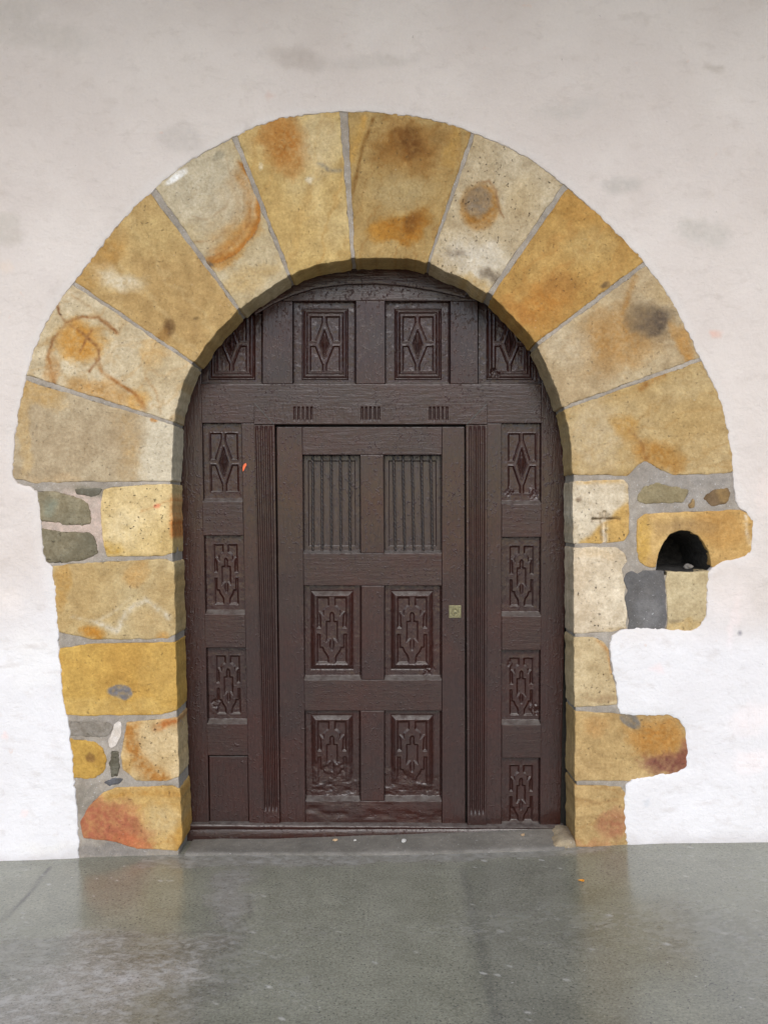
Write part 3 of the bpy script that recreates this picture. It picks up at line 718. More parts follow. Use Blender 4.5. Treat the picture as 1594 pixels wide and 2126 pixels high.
# mortar bed behind the stones, shows in the joints and on the soffit
rim = [(x - 10, y) for x, y in OUT_L if y < 1795]
arc_o = arcpts(PO, ang((27, 985)), ang((1521, 985)), 60, 9)
right = [(x + 8, y) for x, y in OUT_R if y < 1795]
inn = arcpts(PI_, ang((357, 1000)), ang((1188, 1000)), 60, 3.5)
mloop = [(150, 1790)] + rim[1:-1] + arc_o + right[1:] + [(1310, 1790), (1200, 1790)] + [(x + 3, y) for x, y in JR[::-1][1:-1]] + inn[::-1] + [(x - 3, y) for x, y in JL[1:-1]] + [(370, 1790)]
mc = paint((168, 155, 140), (152, 141, 128), [('e', 160, 1085, 80, 70, 0, (200, 174, 158), .95, .25), ('e', 238, 1520, 24, 32, -20, (150, 140, 132), .6), ('e', 170, 1660, 36, 34, 0, (132, 122, 108), .8), ('e', 225, 1765, 80, 16, 0, (130, 122, 116), .8),
            ('e', 185, 1018, 40, 10, 0, (120, 112, 92), .8), ('e', 1420, 1000, 120, 60, 0, (152, 144, 138), .5)], 301, sat=0.9)
def under(X, Z, d):
    q = np.stack([X, Z], 1); out = np.zeros(len(X))
    for l in LOOPS:
        lo, hi = l.min(0), l.max(0)
        k = np.where((q[:, 0] > lo[0]) & (q[:, 0] < hi[0]) & (q[:, 1] > lo[1]) & (q[:, 1] < hi[1]))[0]
        if len(k):
            kk = k[inside(q[k], l)]
            if len(kk): out[kk] = sstep(0.004, 0.016, polydist(q[kk], l)) * 0.03
    return out
a = Acc(); r_ = slab(PL(mloop), holes=[PL([(p[0], p[1] + (6 if p[1] > 1170 else -2)) for p in nl])], y0=0.0035, depth=0.2225, res=0.012, bevel=0.005, amp=0.0022, ns=24, color=mc, seed=41, yfn=under)
a.add(r_[0], r_[1], 0, r_[2]); a.build('mortar', M_MORTAR, door_way)

# cement patches laid over the joints
for pts, cf, lab, sd_ in [
    ([(1299, 1190), (1312, 1184), (1322, 1192), (1336, 1184), (1378, 1184), (1381, 1215), (1384, 1290), (1378, 1309), (1330, 1310), (1302, 1310), (1306, 1290), (1300, 1262), (1296, 1240), (1304, 1228), (1294, 1205)], paint((112, 107, 104), (94, 90, 88), [('e', 1340, 1270, 20, 40, 0, (130, 126, 124), .5)], 311), 'dark grey cement patch in the right jamb', 51),
    ([(238, 1502), (248, 1498), (253, 1506), (250, 1530), (240, 1550), (230, 1556), (222, 1540), (232, 1522)], paint((226, 214, 202), (196, 178, 160), [], 321), 'splash of white plaster in the left jamb', 52)]:
    add_slab('cement_patch', chaikin(resample(PL(pts), 0.02), 1), M_MORTAR, door_way, depth=0.04, res=0.006, bevel=0.004, y0=-0.0015, amp=0.002, rough=0.004, rns=60, color=cf, seed=sd_)['label'] = lab
# lump of mortar at the foot of the right jamb
Lm = PL([(1150, 1758), (1162, 1748), (1182, 1742), (1205, 1748), (1240, 1754), (1250, 1768), (1152, 1768)])
add_slab('mortar_lump', chaikin(Lm, 2), M_MORTAR, door_way, depth=0.21, res=0.008, bevel=0.02, y0=0.004, amp=0.004, rough=0.004, color=paint((168, 146, 112), (140, 128, 112), [], 331), seed=53)

# ------------------------------------------------------------------ floor
FZX = [P(x, 0)[0] for x in (0, 165, 386, 800, 1170, 1296, 1594)]
FZ = [P(0, y)[1] for y in (1788, 1782, 1775, 1775, 1765, 1752, 1748)]
def zf(X):
    X = np.asarray(X, float)
    s = 0
    for d in np.linspace(-0.22, 0.22, 9): s = s + np.interp(X + d, FZX, FZ)
    return s / 9
def fpx(px, py):
    d = S * D * ZC / (py - CY)
    return ((px - CX) / (S * D) * d, d - D)
xs = np.concatenate([[-70, -30, -14, -8, -5, -3.2, -2.4], np.arange(-1.95, 1.96, 0.016), [2.4, 3.2, 5, 8, 14, 30, 70]])
ys = np.concatenate([[0.32, 0.2, 0.1], np.arange(0.03, -1.85, -0.016), [-2.2, -2.8, -3.6, -5, -8, -14, -30, -70]])
gx, gy = np.meshgrid(xs, ys)
x, y = gx.ravel(), gy.ravel()
z = zf(x) + fbm(x, y, 1.3, 3, 3) * 0.003
c = np.array([147.0, 147, 132]) + fbm(x, y, 1.6, 5, 7)[:, None] * np.array([24, 24, 26])
dry = np.zeros(len(x)) + np.clip(fbm(x, y, 2.4, 5, 1) * 0.9, 0, 1)
def fpatch(pts, col, st, soft=0.05, d_=None, wp=0.08):
    global c, dry
    l = np.array([fpx(*p) for p in pts])
    q = np.stack([x + fbm(x, y, 7, 5, 2) * wp, y + fbm(x, y, 7, 5, 4) * wp], 1)
    s = polydist(q, l) * np.where(inside(q, l), -1, 1)
    m = (1 - sstep(-soft, soft, s)) * st
    c = c * (1 - m[:, None]) + np.array(col, float) * m[:, None]
    if d_ is not None: dry = dry * (1 - m) + d_ * m
def fline(pts, col, st, wd, wp=0.02):
    global c
    l = np.array([fpx(*p) for p in pts])
    q = np.stack([x + fbm(x, y, 9, 4, 2) * wp, y + fbm(x, y, 9, 4, 4) * wp], 1)
    m = np.exp(-(polydist(q, l, False) / wd) ** 2) * st
    c = c * (1 - m[:, None]) + np.array(col, float) * m[:, None]
fpatch([(470, 1800), (520, 1800), (500, 1930), (430, 2300), (330, 2300), (440, 1930)], (120, 118, 110), .6, .12, None, .25)
fpatch([(965, 1800), (1180, 1790), (1420, 2300), (1020, 2300)], (128, 128, 120), .5, .08, None, .10)
fpatch([(1380, 1890), (1594, 1960), (1700, 2300), (1560, 2300)], (134, 134, 126), .4, .12)
fpatch([(-200, 1945), (180, 1945), (470, 1935), (430, 2010), (400, 2300), (-300, 2300)], (136, 133, 124), .6, .06, .45)
fpatch([(165, 1950), (330, 1955), (430, 1945), (420, 2020), (180, 2120), (-50, 2120), (-50, 2060), (100, 2050)], (172, 166, 160), .7, .10, .85, .45)
fpatch([(225, 2025), (290, 2025), (285, 2040), (228, 2040)], (186, 180, 176), .9, .02, .9)
fpatch([(200, 1965), (400, 1955), (440, 1990), (300, 2010)], (112, 108, 94), .6, .10, .3, .4)
fpatch([(440, 1830), (520, 1800), (540, 1860), (500, 1920), (455, 1920)], (160, 154, 152), .45, .06, .8, .25)
fpatch([(300, 1775), (1250, 1764), (1250, 1785), (800, 1792), (300, 1800)], (150, 144, 140), .55, .03, .8, .1)
fpatch([(1180, 1870), (1240, 1860), (1300, 1960), (1230, 1970)], (128, 128, 112), .5, .1)
far = sstep(-2.0, -2.5, y)[:, None]
c = c * (1 - far) + np.array([188.0, 184, 176]) * far  # unseen floor out front made paler to bounce light onto undersides
fline([(104, 1793), (50, 1856), (0, 1905), (-60, 1970)], (78, 76, 72), .95, .007, .003)
fline([(0, 1944), (240, 1944), (480, 1932), (520, 1900), (515, 1860)], (104, 102, 96), .45, .008)
fline([(960, 1810), (1000, 1980), (1030, 2126)], (100, 100, 96), .35, .02, .01)
fl = [(90, 1808), (213, 1812), (100, 1828), (92, 1838), (200, 1820), (292, 1813), (335, 1827), (352, 1827), (245, 1825), (45, 1886), (525, 1935), (700, 2093), (585, 2115), (542, 1979), (1080, 1789), (1018, 1985), (842, 1988), (1215, 1866), (1130, 1808), (1000, 1910), (980, 1883), (1125, 1882), (1010, 1780), (556, 1815), (1435, 1784), (1498, 1851), (1528, 1850), (1070, 2090), (1268, 1917), (35, 2056), (300, 1865), (680, 1785)]
rf = random.Random(5)
fl += [(rf.uniform(0, 1594), 1790 + 336 * rf.random() ** 1.5) for _ in range(110)]
for (px_, py_) in fl:
    X_, Y_ = fpx(px_, py_); r_ = rf.uniform(0.002, 0.0085) * (1 if fl.index((px_, py_)) < 32 else 0.7); sxx = rf.uniform(0.9, 2.0)
    dd = np.sqrt(((x - X_) / sxx) ** 2 + (y - Y_) ** 2) + fbm(x, y, 60, 2, 3) * 0.008
    m = (1 - sstep(r_ * 0.6, r_ * 1.2, dd)) * rf.uniform(0.3, 0.85)
    c = c * (1 - m[:, None]) + np.array([215.0, 213, 210]) * m[:, None]; dry = np.maximum(dry, m)
a = Acc()
n_, m_ = gx.shape
v_, f_ = grid(np.stack([gx, gy, z.reshape(gx.shape)], -1))
f_ = [q for q in f_]
a.add(v_, f_, 0, lin(c, 0.8))
fo = a.build('floor', M_FLOOR); tag(fo, 'worn grey speckled terrazzo paving with a dull shine', None, None, 'structure')
del fo['label']
at = fo.data.attributes.new('dry', 'FLOAT', 'POINT'); at.data.foreach_set('value', np.clip(dry, 0, 1).astype(np.float32))

# ------------------------------------------------------------------ white wall
edge = [(x_, y_) for x_, y_ in OUT_L if y_ < 1795][:-1] + ARC[:-1] + [(x_, y_) for x_, y_ in OUT_R if y_ < 1795]
E = PL(edge)
E = np.concatenate([np.array([E[i] + (E[i + 1] - E[i]) * t for t in np.linspace(0, 1, max(1, int(np.hypot(*(E[i + 1] - E[i])) / 0.009)), endpoint=False)]) for i in range(len(E) - 1)] + [E[-1:]])
nn_ = normals(E)
k_ = np.arange(len(E))
E = E + nn_ * ((fbm(E[:, 0], E[:, 1], 16, 2, 6) * 0.006 + fbm(E[:, 0], E[:, 1], 60, 4, 1) * 0.016))[:, None]
E = E[E[:, 1] > -0.12]
wl = np.concatenate([[(-7, -0.16), (E[0, 0], -0.16)], E, [(E[-1, 0], -0.16), (7, -0.16), (7, 5.6), (-7, 5.6)]])
# resample only the far sides coarsely
fine = np.arange(-1.86, 1.87, 0.0165); zz = np.arange(-0.1, 4.0, 0.0165)
gx, gz = np.meshgrid(fine, zz); gx[1::2] += 0.008
cg = np.stack(np.meshgrid(np.arange(-6.8, 6.9, 0.4), np.arange(0, 5.6, 0.4)), -1).reshape(-1, 2)
cg = cg[(np.abs(cg[:, 0]) > 1.95) | (cg[:, 1] > 4.05)]
ip = np.concatenate([np.stack([gx.ravel(), gz.ravel()], 1), cg])
hole_c = PL(edge)
wst = [('e', 15, 478, 32, 38, 0, (206, 196, 184), .6, .3), ('e', 1458, 478, 52, 22, 5, (200, 192, 182), .55, .3), ('e', 1470, 500, 40, 18, 0, (212, 204, 196), .4), ('e', 1485, 690, 14, 9, 0, (236, 190, 172), .8), ('e', 375, 290, 48, 30, 10, (200, 190, 182), .45, .4), ('e', 1290, 385, 38, 16, -8, (196, 188, 180), .55, .4),
       ('e', 620, 120, 60, 22, 8, (196, 182, 172), .6, .5), ('e', 90, 75, 110, 30, 5, (200, 190, 180), .4), ('e', 770, 130, 90, 14, -6, (204, 194, 186), .4), ('e', 1180, 230, 70, 18, -8, (204, 196, 188), .4), ('e', 1480, 140, 18, 9, 0, (190, 176, 164), .5), ('e', 30, 20, 60, 30, 0, (196, 186, 176), .4),
       ('e', 1362, 1388, 18, 8, 10, (246, 214, 204), .9, .4), ('e', 1560, 1490, 50, 30, -20, (246, 220, 208), .7, .6), ('e', 1560, 1580, 40, 26, 0, (246, 218, 206), .7), ('e', 1520, 1290, 8, 60, 3, (244, 222, 214), .7), ('e', 1585, 1020, 20, 40, 0, (240, 222, 214), .6), ('e', 1533, 1315, 3.4, 3.4, 0, (110, 104, 110), 1, .3, 0), ('e', 1530, 1390, 2.5, 2.5, 0, (120, 110, 110), 1, .3, 0),
       ('e', 60, 1370, 60, 60, 0, (248, 236, 222), .5), ('e', 20, 1250, 30, 26, 0, (246, 228, 214), .5), ('e', 50, 1690, 10, 6, 0, (250, 206, 190), .8), ('e', 8, 1525, 6, 8, 0, (250, 206, 190), .8), ('e', 1340, 1675, 9, 7, 0, (170, 170, 172), .5), ('e', 100, 1760, 60, 10, -3, (240, 226, 210), .6), ('e', 560, 205, 10, 7, 0, (226, 200, 188), .8), ('e', 15, 555, 12, 12, 0, (236, 214, 196), .6), ('e', 1510, 1250, 50, 40, 0, (246, 232, 226), .5)]
wb = paint((232, 220, 212), (225, 212, 204), wst, 401, 0.85, 0.006, 0.9, 0.0)
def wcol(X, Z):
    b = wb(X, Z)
    d = polydist(np.stack([X, Z], 1), hole_c, False)
    band = (1 - sstep(0.012, 0.05, d + fbm(X, Z, 9, 3, 2) * 0.05))[:, None] * 0.12      # fresher brushwork along the stones
    low = sstep(1.35, 0.9, Z + fbm(X, Z, 1.5, 4, 3) * 0.7)[:, None] * 0.85              # brighter light low on the wall, painted in as a whiter tone
    dirt = ((1 - sstep(0.0, 0.07, Z - zf(X) + fbm(X, Z, 7, 4, 5) * 0.10)) * 0.55)[:, None]
    b = b * (1 - dirt) + lin((176, 160, 150), 0.8) * dirt
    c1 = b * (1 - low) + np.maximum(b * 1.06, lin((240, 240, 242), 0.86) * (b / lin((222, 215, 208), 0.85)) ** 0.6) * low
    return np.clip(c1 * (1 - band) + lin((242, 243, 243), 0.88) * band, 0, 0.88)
_old_resample = resample
resample = lambda l, s: np.asarray(l, float)
a = Acc()
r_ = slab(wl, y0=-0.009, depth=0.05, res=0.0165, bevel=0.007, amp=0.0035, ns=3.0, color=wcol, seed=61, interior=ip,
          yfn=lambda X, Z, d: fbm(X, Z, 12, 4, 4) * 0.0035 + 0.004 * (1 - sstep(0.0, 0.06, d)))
resample = _old_resample
a.add(r_[0], r_[1], 0, r_[2])
wall = a.build('plaster_wall', M_PLASTER)
tag(wall, 'rough white limewashed wall with ragged edges round the stone arch', 'wall', None, 'thing')

# ------------------------------------------------------------------ porch ceiling overhead and back of the wall
a = Acc()
for (x0, x1, y0, y1, z0, z1) in [(-7, 7, -2.95, -0.012, 5.35, 5.5)]:
    v_ = [(x0, y0, z0), (x1, y0, z0), (x1, y1, z0), (x0, y1, z0), (x0, y0, z1), (x1, y0, z1), (x1, y1, z1), (x0, y1, z1)]
    a.add(v_, [(0, 1, 2, 3)[::-1], (4, 5, 6, 7), (0, 1, 5, 4), (1, 2, 6, 5), (2, 3, 7, 6), (3, 0, 4, 7)])
ceil = a.build('ceiling', M_CEIL, smooth=False); tag(ceil, None, None, None, 'structure')

# ------------------------------------------------------------------ doorstep
xa, xb = P(384, 0)[0], P(1172, 0)[0]
us = np.linspace(xa, xb, 90); vsn = np.array([-0.012, -0.008, 0.0, 0.02, 0.05, 0.08, 0.11, 0.14, 0.17, 0.2, 0.24])
gx, gy = np.meshgrid(us, vsn[::-1])
tt = (gx - xa) / (xb - xa)
front = zf(gx) + 0.007; back = np.maximum(front + 0.002, -0.008 + tt * 0.064)
f = np.clip(gy / 0.2, 0, 1)
z = front * (1 - f) + back * f + fbm(gx, gy, 9, 4, 5) * 0.006 - 0.006 * np.clip((-gy) / 0.012, 0, 1)
pg = np.stack([gx, gy, z], -1)
px_ = CX + gx * S
cc = np.array([132.0, 126, 116]) + fbm(gx, gy, 8, 5, 2)[..., None] * np.array([40, 38, 36])
wear = np.exp(-((gy + 0.0) / 0.02) ** 2)[..., None] * np.clip(0.6 + fbm(gx, gy, 12, 3, 5) * 2, 0, 1)[..., None] * 0.45
cc = cc * (1 - wear) + np.array([172.0, 166, 160]) * wear
n_, m_ = gx.shape
idx = np.arange(n_ * m_).reshape(n_, m_)
vv = pg.reshape(-1, 3); ff = np.stack([idx[:-1, :-1], idx[1:, :-1], idx[1:, 1:], idx[:-1, 1:]], -1).reshape(-1, 4).tolist()
ring = np.concatenate([idx[0, :-1], idx[:-1, -1], idx[-1, :0:-1], idx[:0:-1, 0]]); bv = vv[ring].copy(); bv[:, 2] -= 0.08
b0 = len(vv); k = len(ring)
ff += [(int(ring[(i + 1) % k]), b0 + (i + 1) % k, b0 + i, int(ring[i])) for i in range(k)]
a = Acc(); a.add(np.concatenate([vv, bv]), ff, 0, np.concatenate([lin(cc.reshape(-1, 3), .8), np.tile(lin((140, 134, 126)), (k, 1))]))
step = a.build('doorstep', M_MORTAR); tag(step, 'low worn grey cement doorstep in front of the brown door', 'doorstep')

# ------------------------------------------------------------------ the door
door = empty('arched_door', (0, YD, P(0, 1740, YD)[1]))
tag(door, 'old brown painted arched wooden door with carved panels and a smaller barred door in it', 'door', None, 'thing')
bpy.context.view_layer.update()
DO = (0.0, YD, P(0, 1740, YD)[1])
def dpart(acc, name, mats, parent=door, off=DO):
    """parts are meshes in world coordinates under a moved root"""
    o = acc.build(name, mats)
    o.parent = parent
    if parent is door:
        o.matrix_parent_inverse = door.matrix_world.inverted()
    return o

_bs = [0]
def quadpts(q, U, V):
    (tl, tr, br, bl) = [np.array(p, float) for p in q]
    return (tl * ((1 - U) * (1 - V))[..., None] + tr * (U * (1 - V))[..., None] + br * (U * V)[..., None] + bl * ((1 - U) * V)[..., None])
def board(acc, q, y, mat=0, thick=0.035, bev=0.0022, amp=0.0011, step_=0.022, wear=0.0, edge=None):
    """a plank with eased, slightly worn edges; q = four picture points TL TR BR BL"""
    _bs[0] += 1; sd_ = _bs[0]
    q = [P(px, py, y) for px, py in q]
    (tl, tr, br, bl) = [np.array(p) for p in q]
    Wd = np.linalg.norm(tr - tl); Ht = np.linalg.norm(bl - tl)
    def ax(L):
        n = max(2, int(L / step_)); inner = np.linspace(bev * 2.2, L - bev * 2.2, n)
        return np.concatenate([[0, bev * 0.35, bev], inner, [L - bev, L - bev * 0.35, L]]) / L
    U, V = np.meshgrid(ax(Wd), ax(Ht))
    p = quadpts(q, U, V)
    d = np.minimum(np.minimum(U, 1 - U) * Wd, np.minimum(V, 1 - V) * Ht)
    k = np.clip(1 - d / bev, 0, 1)
    yy = y + bev * (1 - np.sqrt(np.clip(1 - k * k, 0, 1))) + fbm(p[..., 0] + sd_, p[..., 1], 9, 4, sd_) * 2 * amp
    if wear: yy = yy + np.clip(fbm(p[..., 0], p[..., 1] * 2.5, 14, 4, sd_ + 2) + 0.1, 0, 1) * wear
    g = np.stack([p[..., 0], yy, p[..., 1]], -1)
    v_, f_ = grid(g, y + thick)
    acc.add(v_, f_, mat)

def part_board(name, q, y=YD, mat=M_PV, **k):
    a = Acc(); board(a, q, y, 0, **k)
    return dpart(a, name, mat)

# uprights of the big leaf
part_board('stile', [(340, 640), (415, 640), (434, 1716), (340, 1716)], YD + 0.002)
part_board('stile', [(501, 879), (533, 879), (552, 1716), (517, 1716)], YD)
part_board('stile', [(1008, 879), (1041, 879), (1041, 1716), (1008, 1716)], YD)
part_board('stile', [(1124.5, 640), (1185, 640), (1163, 1716), (1121, 1716)], YD + 0.002)
# rails between
part_board('rail', [(416, 797), (1124, 797), (1124, 878), (418, 878)], YD, M_PH)
for y0, y1 in ((1041, 1112), (1275, 1345), (1503, 1569)):
    f0, f1 = (y0 - 879) / 837, (y1 - 879) / 837
    part_board('rail', [(418 + 17 * f0 - 2, y0), (500.5 + 17 * f0, y0), (500.5 + 17 * f1, y1), (418 + 17 * f1 - 2, y1)], YD + 0.0012, M_PH)
for y0, y1 in ((1046, 1115), (1279, 1350), (1505, 1574)):
    part_board('rail', [(1041.5, y0), (1124, y0), (1123, y1), (1041.5, y1)], YD + 0.0012, M_PH)
# tympanum: muntins, rail over them, arched head
part_board('rail', [(480, 560), (1100, 560), (1100, 624), (480, 624)], YD + 0.001, M_PH)
for q in ([(545, 624.5), (607, 624.5), (607, 796.5), (545, 796.5)], [(739, 624.5), (799, 624.5), (799, 796.5), (739, 796.5)], [(935, 624.5), (992, 624.5), (992, 796.5), (935, 796.5)]):
    part_board('muntin', q, YD)
hl = [(530, 655), (566, 633), (608, 614), (656, 599), (722, 591), (780, 590), (836, 594), (902, 605), (964, 619), (969, 612), (1030, 640), (1060, 500), (480, 500)]
a = Acc(); r_ = slab(PL(hl, YD), y0=YD - 0.018, depth=0.04, res=0.012, bevel=0.003, amp=0.001, seed=70)
a.add(r_[0], r_[1]); dpart(a, 'arched_head', M_PH)
# the faint painted-over number on the rail under the head
fc = bpy.data.curves.new('number', 'FONT'); fc.body = '10'; fc.size = 0.042; fc.extrude = 0.0012; fc.shear = 0.2
fob = bpy.data.objects.new('number_mark', fc); link(fob)
fob.location = (P(762, 0, YD)[0], YD - 0.0010, P(0, 613, YD)[1]); fob.rotation_euler = (R(90), 0, 0)
bpy.context.view_layer.update()
dg = bpy.context.evaluated_depsgraph_get()
nm_ = bpy.data.meshes.new_from_object(fob.evaluated_get(dg))
nm_.transform(fob.matrix_world); bpy.data.objects.remove(fob)
nm_.materials.clear(); nm_.materials.append(M_PH)
no = bpy.data.objects.new('number_mark', nm_); link(no, door); no.matrix_parent_inverse = door.matrix_world.inverted()
no['label'] = 'faint painted-over number 10'

# ---- carved panels (relief cut into one board)
def poly_sdf(P2, poly):
    poly = np.array(poly, float)
    d = polydist(P2, poly)
    return np.where(inside(P2, poly), -d, d)
# strapwork motif, unit box 0..1 across the cut field (x right, y down)
def norm(pts, x0, y0, x1, y1):
    return [((a_ - x0) / (x1 - x0), (b_ - y0) / (y1 - y0)) for a_, b_ in pts]
TLc = [(420, 465), (665, 465), (665, 630), (610, 660), (565, 715), (552, 790), (565, 830), (482, 762), (500, 850), (505, 1060), (420, 1060)]
BLc = [(420, 1175), (490, 1175), (490, 1420), (545, 1425), (570, 1500), (640, 1590), (655, 1640), (655, 1740), (420, 1740)]
mir = lambda pts: [(1440 - a_, b_) for a_, b_ in pts]
INr = [(675, 920), (672, 800), (690, 765), (720, 748), (750, 765), (768, 800), (765, 920), (838, 925), (838, 1340), (765, 1285), (765, 1420), (745, 1480), (720, 1500), (695, 1480), (675, 1420), (675, 1285), (602, 1340), (602, 925)]
STRAP = [norm(q_, 420, 465, 1020, 1740) for q_ in (TLc, mir(TLc), BLc, mir(BLc), INr)]
bx_ = (495, 520, 1080, 1570)
LOZ = [norm(q_, *bx_) for q_ in ([(495, 520), (740, 520), (740, 640), (600, 1000), (495, 1000)], [(812, 520), (1080, 520), (1080, 1000), (955, 1000), (812, 640)],
       [(495, 1085), (600, 1085), (745, 1430), (745, 1570), (495, 1570)], [(955, 1085), (1080, 1085), (1080, 1570), (812, 1570), (812, 1430)], [(778, 760), (875, 1040), (778, 1310), (683, 1040)])]

def carved(name, q, y, motif, fld, moulding=0, parent=door, depth=0.028, bev=(4, 7, 2.2, 14), damage=0.0, seed=0, tear=None):
    """q: opening in picture points TL TR BR BL; fld: cut field as fractions of the opening (x0,y0,x1,y1); bev: left, right, top, bottom bevel in mm"""
    qq = [P(px, py, y) for px, py in q]
    (tl, tr, br, bl) = [np.array(p) for p in qq]
    Wd = np.linalg.norm(tr - tl); Ht = np.linalg.norm(bl - tl)
    st_ = 0.0021
    U, V = np.meshgrid(np.linspace(0, 1, int(Wd / st_)), np.linspace(0, 1, int(Ht / st_)))
    X, Y = U * Wd, V * Ht
    p = quadpts(qq, U, V)
    wn = fbm(p[..., 0], p[..., 1], 60, 3, seed) * 0.0016
    X = X + wn; Y = Y + fbm(p[..., 0], p[..., 1], 60, 3, seed + 3) * 0.0016
    bl_, br_, bt_, bb_ = [b_ / 1000 for b_ in bev]
    rim_ = np.clip(np.max([1 - X / bl_, 1 - (Wd - X) / br_, 1 - Y / bt_, 1 - (Ht - Y) / bb_], axis=0), 0, 1)
    fx0, fy0, fx1, fy1 = fld[0] * Wd, fld[1] * Ht, fld[2] * Wd, fld[3] * Ht
    h = np.zeros_like(X)
    rs = lambda g: np.max([fx0 - g - X, X - fx1 - g, fy0 - g - Y, Y - fy1 - g], axis=0)    # signed distance to the field grown by g
    if moulding == 1:            # raised field with a sloping border
        s = rs(0.016)
        h += 0.0105 * (1 - sstep(-0.008, 0.014, s)) + 0.0022 * np.exp(-((s + 0.008) / 0.0035) ** 2) - 0.003 * np.exp(-((s - 0.013) / 0.003) ** 2)
        base = 0.0
    elif moulding == 2:          # stepped frame of several beads
        s = rs(0.010)
        h += 0.010 * (1 - sstep(0.027, 0.032, s)) - 0.006 * np.exp(-((s - 0.0245) / 0.0034) ** 2) + 0.003 * np.exp(-((s - 0.0125) / 0.004) ** 2) - 0.005 * np.exp(-((s - 0.0055) / 0.0028) ** 2)
        h += 0.0012 * np.exp(-((s - 0.0005) / 0.0025) ** 2) * (np.sin((X + Y) * 900) * 0.5 + 0.5)
    P2 = np.stack([((X - fx0)).ravel(), ((Y - fy0)).ravel()], 1)
    fw, fh = fx1 - fx0, fy1 - fy0
    for k, poly in enumerate(motif):
        s = poly_sdf(P2, [(a_ * fw, b_ * fh) for a_, b_ in poly]).reshape(X.shape)
        lz = len(motif[4]) == 4
        h -= 0.0082 * (1 - (sstep(-0.0052, 0.0006, s) if lz else sstep(-0.0075, 0.0022, s)))
        h += (0.0018 if lz else 0.0006) * np.exp(-((s - 0.0024) / 0.0020) ** 2)
        if len(motif[4]) == 4 and k == 4:
            h += np.clip(-s - 0.004, 0, 1) * 0.9
        if len(motif[4]) > 4 and k in (2, 3):      # sloping feet of the lower cells
            h += 0
    h += fbm(p[..., 0], p[..., 1], 45, 4, seed + 1) * 0.0022
    if damage:
        lowm = sstep(0.52, 0.92, V + fbm(p[..., 0], p[..., 1], 14, 4, seed + 5) * 0.5) * damage
        rough_ = fbm(p[..., 0] * 0.8, p[..., 1] * 1.3, 30, 6, seed + 6) * 0.013 - 0.001
        h = h * (1 - lowm) + rough_ * lowm
    if tear is not None:
        for (tx, ty, tr_) in tear:
            m = 1 - sstep(tr_ * 0.4, tr_, np.hypot(X - tx * Wd, (Y - ty * Ht)) + fbm(p[..., 0], p[..., 1], 40, 3, seed + 8) * tr_ * 1.2)
            h = h * (1 - m) + (fbm(p[..., 0], p[..., 1], 70, 4, seed + 7) * 0.016 - 0.003) * m
    yy = y + depth - h
    yy = yy * (1 - rim_) + (y + 0.0012) * rim_
    v_, f_ = grid(np.stack([p[..., 0], yy, p[..., 1]], -1), y + depth + 0.02)
    a = Acc(); a.add(v_, f_)
    return dpart(a, name, M_PV, parent)

# lozenge panels in the tympanum
fT = (0.272, 0.178, 0.742, 0.838)
carved('carved_panel', [(608, 624), (738, 624), (738, 797), (608, 797)], YD, LOZ, fT, 2, depth=0.034, seed=1)
carved('carved_panel', [(800, 624), (934, 624), (934, 797), (800, 797)], YD, LOZ, fT, 2, depth=0.034, seed=4)
carved('carved_panel', [(414, 624), (544, 624), (544, 797), (414, 797)], YD, LOZ, fT, 2, depth=0.034, seed=7)
carved('carved_panel', [(993, 624), (1124, 624), (1124, 797), (993, 797)], YD, LOZ, fT, 2, depth=0.034, seed=9, tear=[(.27, .86, .03)])
# side columns
def lean(y): return 418 + 17 * (y - 879) / 837
fD = (0.19, 0.125, 0.875, 0.875); fS = (0.225, 0.115, 0.82, 0.885)
def left_q(y0, y1):
    return [(lean(y0), y0), (lean(y0) + 82.5, y0), (lean(y1) + 83, y1), (lean(y1), y1)]
carved('carved_panel', left_q(878, 1041), YD, LOZ, fD, 0, bev=(4, 3, 2.2, 15), seed=12)
carved('carved_panel', left_q(1112, 1275), YD, STRAP, fS, 0, bev=(4.5, 4, 2.2, 19), seed=15)
carved('carved_panel', left_q(1345, 1503), YD, STRAP, fS, 0, bev=(4, 4, 2.2, 18), seed=18, tear=[(.2, .75, .025)])
carved('carved_panel', [(1041, 878), (1124, 878), (1124, 1046), (1041, 1046)], YD, LOZ, fD, 0, bev=(3, 5, 2.2, 15), seed=21, tear=[(.2, .85, .02), (.8, .87, .03)])
carved('carved_panel', [(1041, 1115), (1124, 1115), (1123, 1279), (1041, 1279)], YD, STRAP, fS, 0, bev=(3, 5, 2.2, 18), seed=24)
carved('carved_panel', [(1041, 1350), (1123, 1350), (1122, 1505), (1041, 1505)], YD, STRAP, fS, 0, bev=(3, 5, 2.2, 18), seed=27, tear=[(.85, .8, .03), (.2, .2, .02)])
carved('carved_panel', [(1041, 1574), (1122, 1574), (1121, 1716), (1041, 1716)], YD, STRAP, (0.225, .13, .82, .95), 0, bev=(3, 5, 2.2, 15), seed=30)
o = part_board('plain_panel', [(434, 1571), (514, 1571), (516, 1716), (436, 1716)], YD + 0.012, bev=0.002)
o['label'] = 'plain flat replacement board at the bottom of the left column'

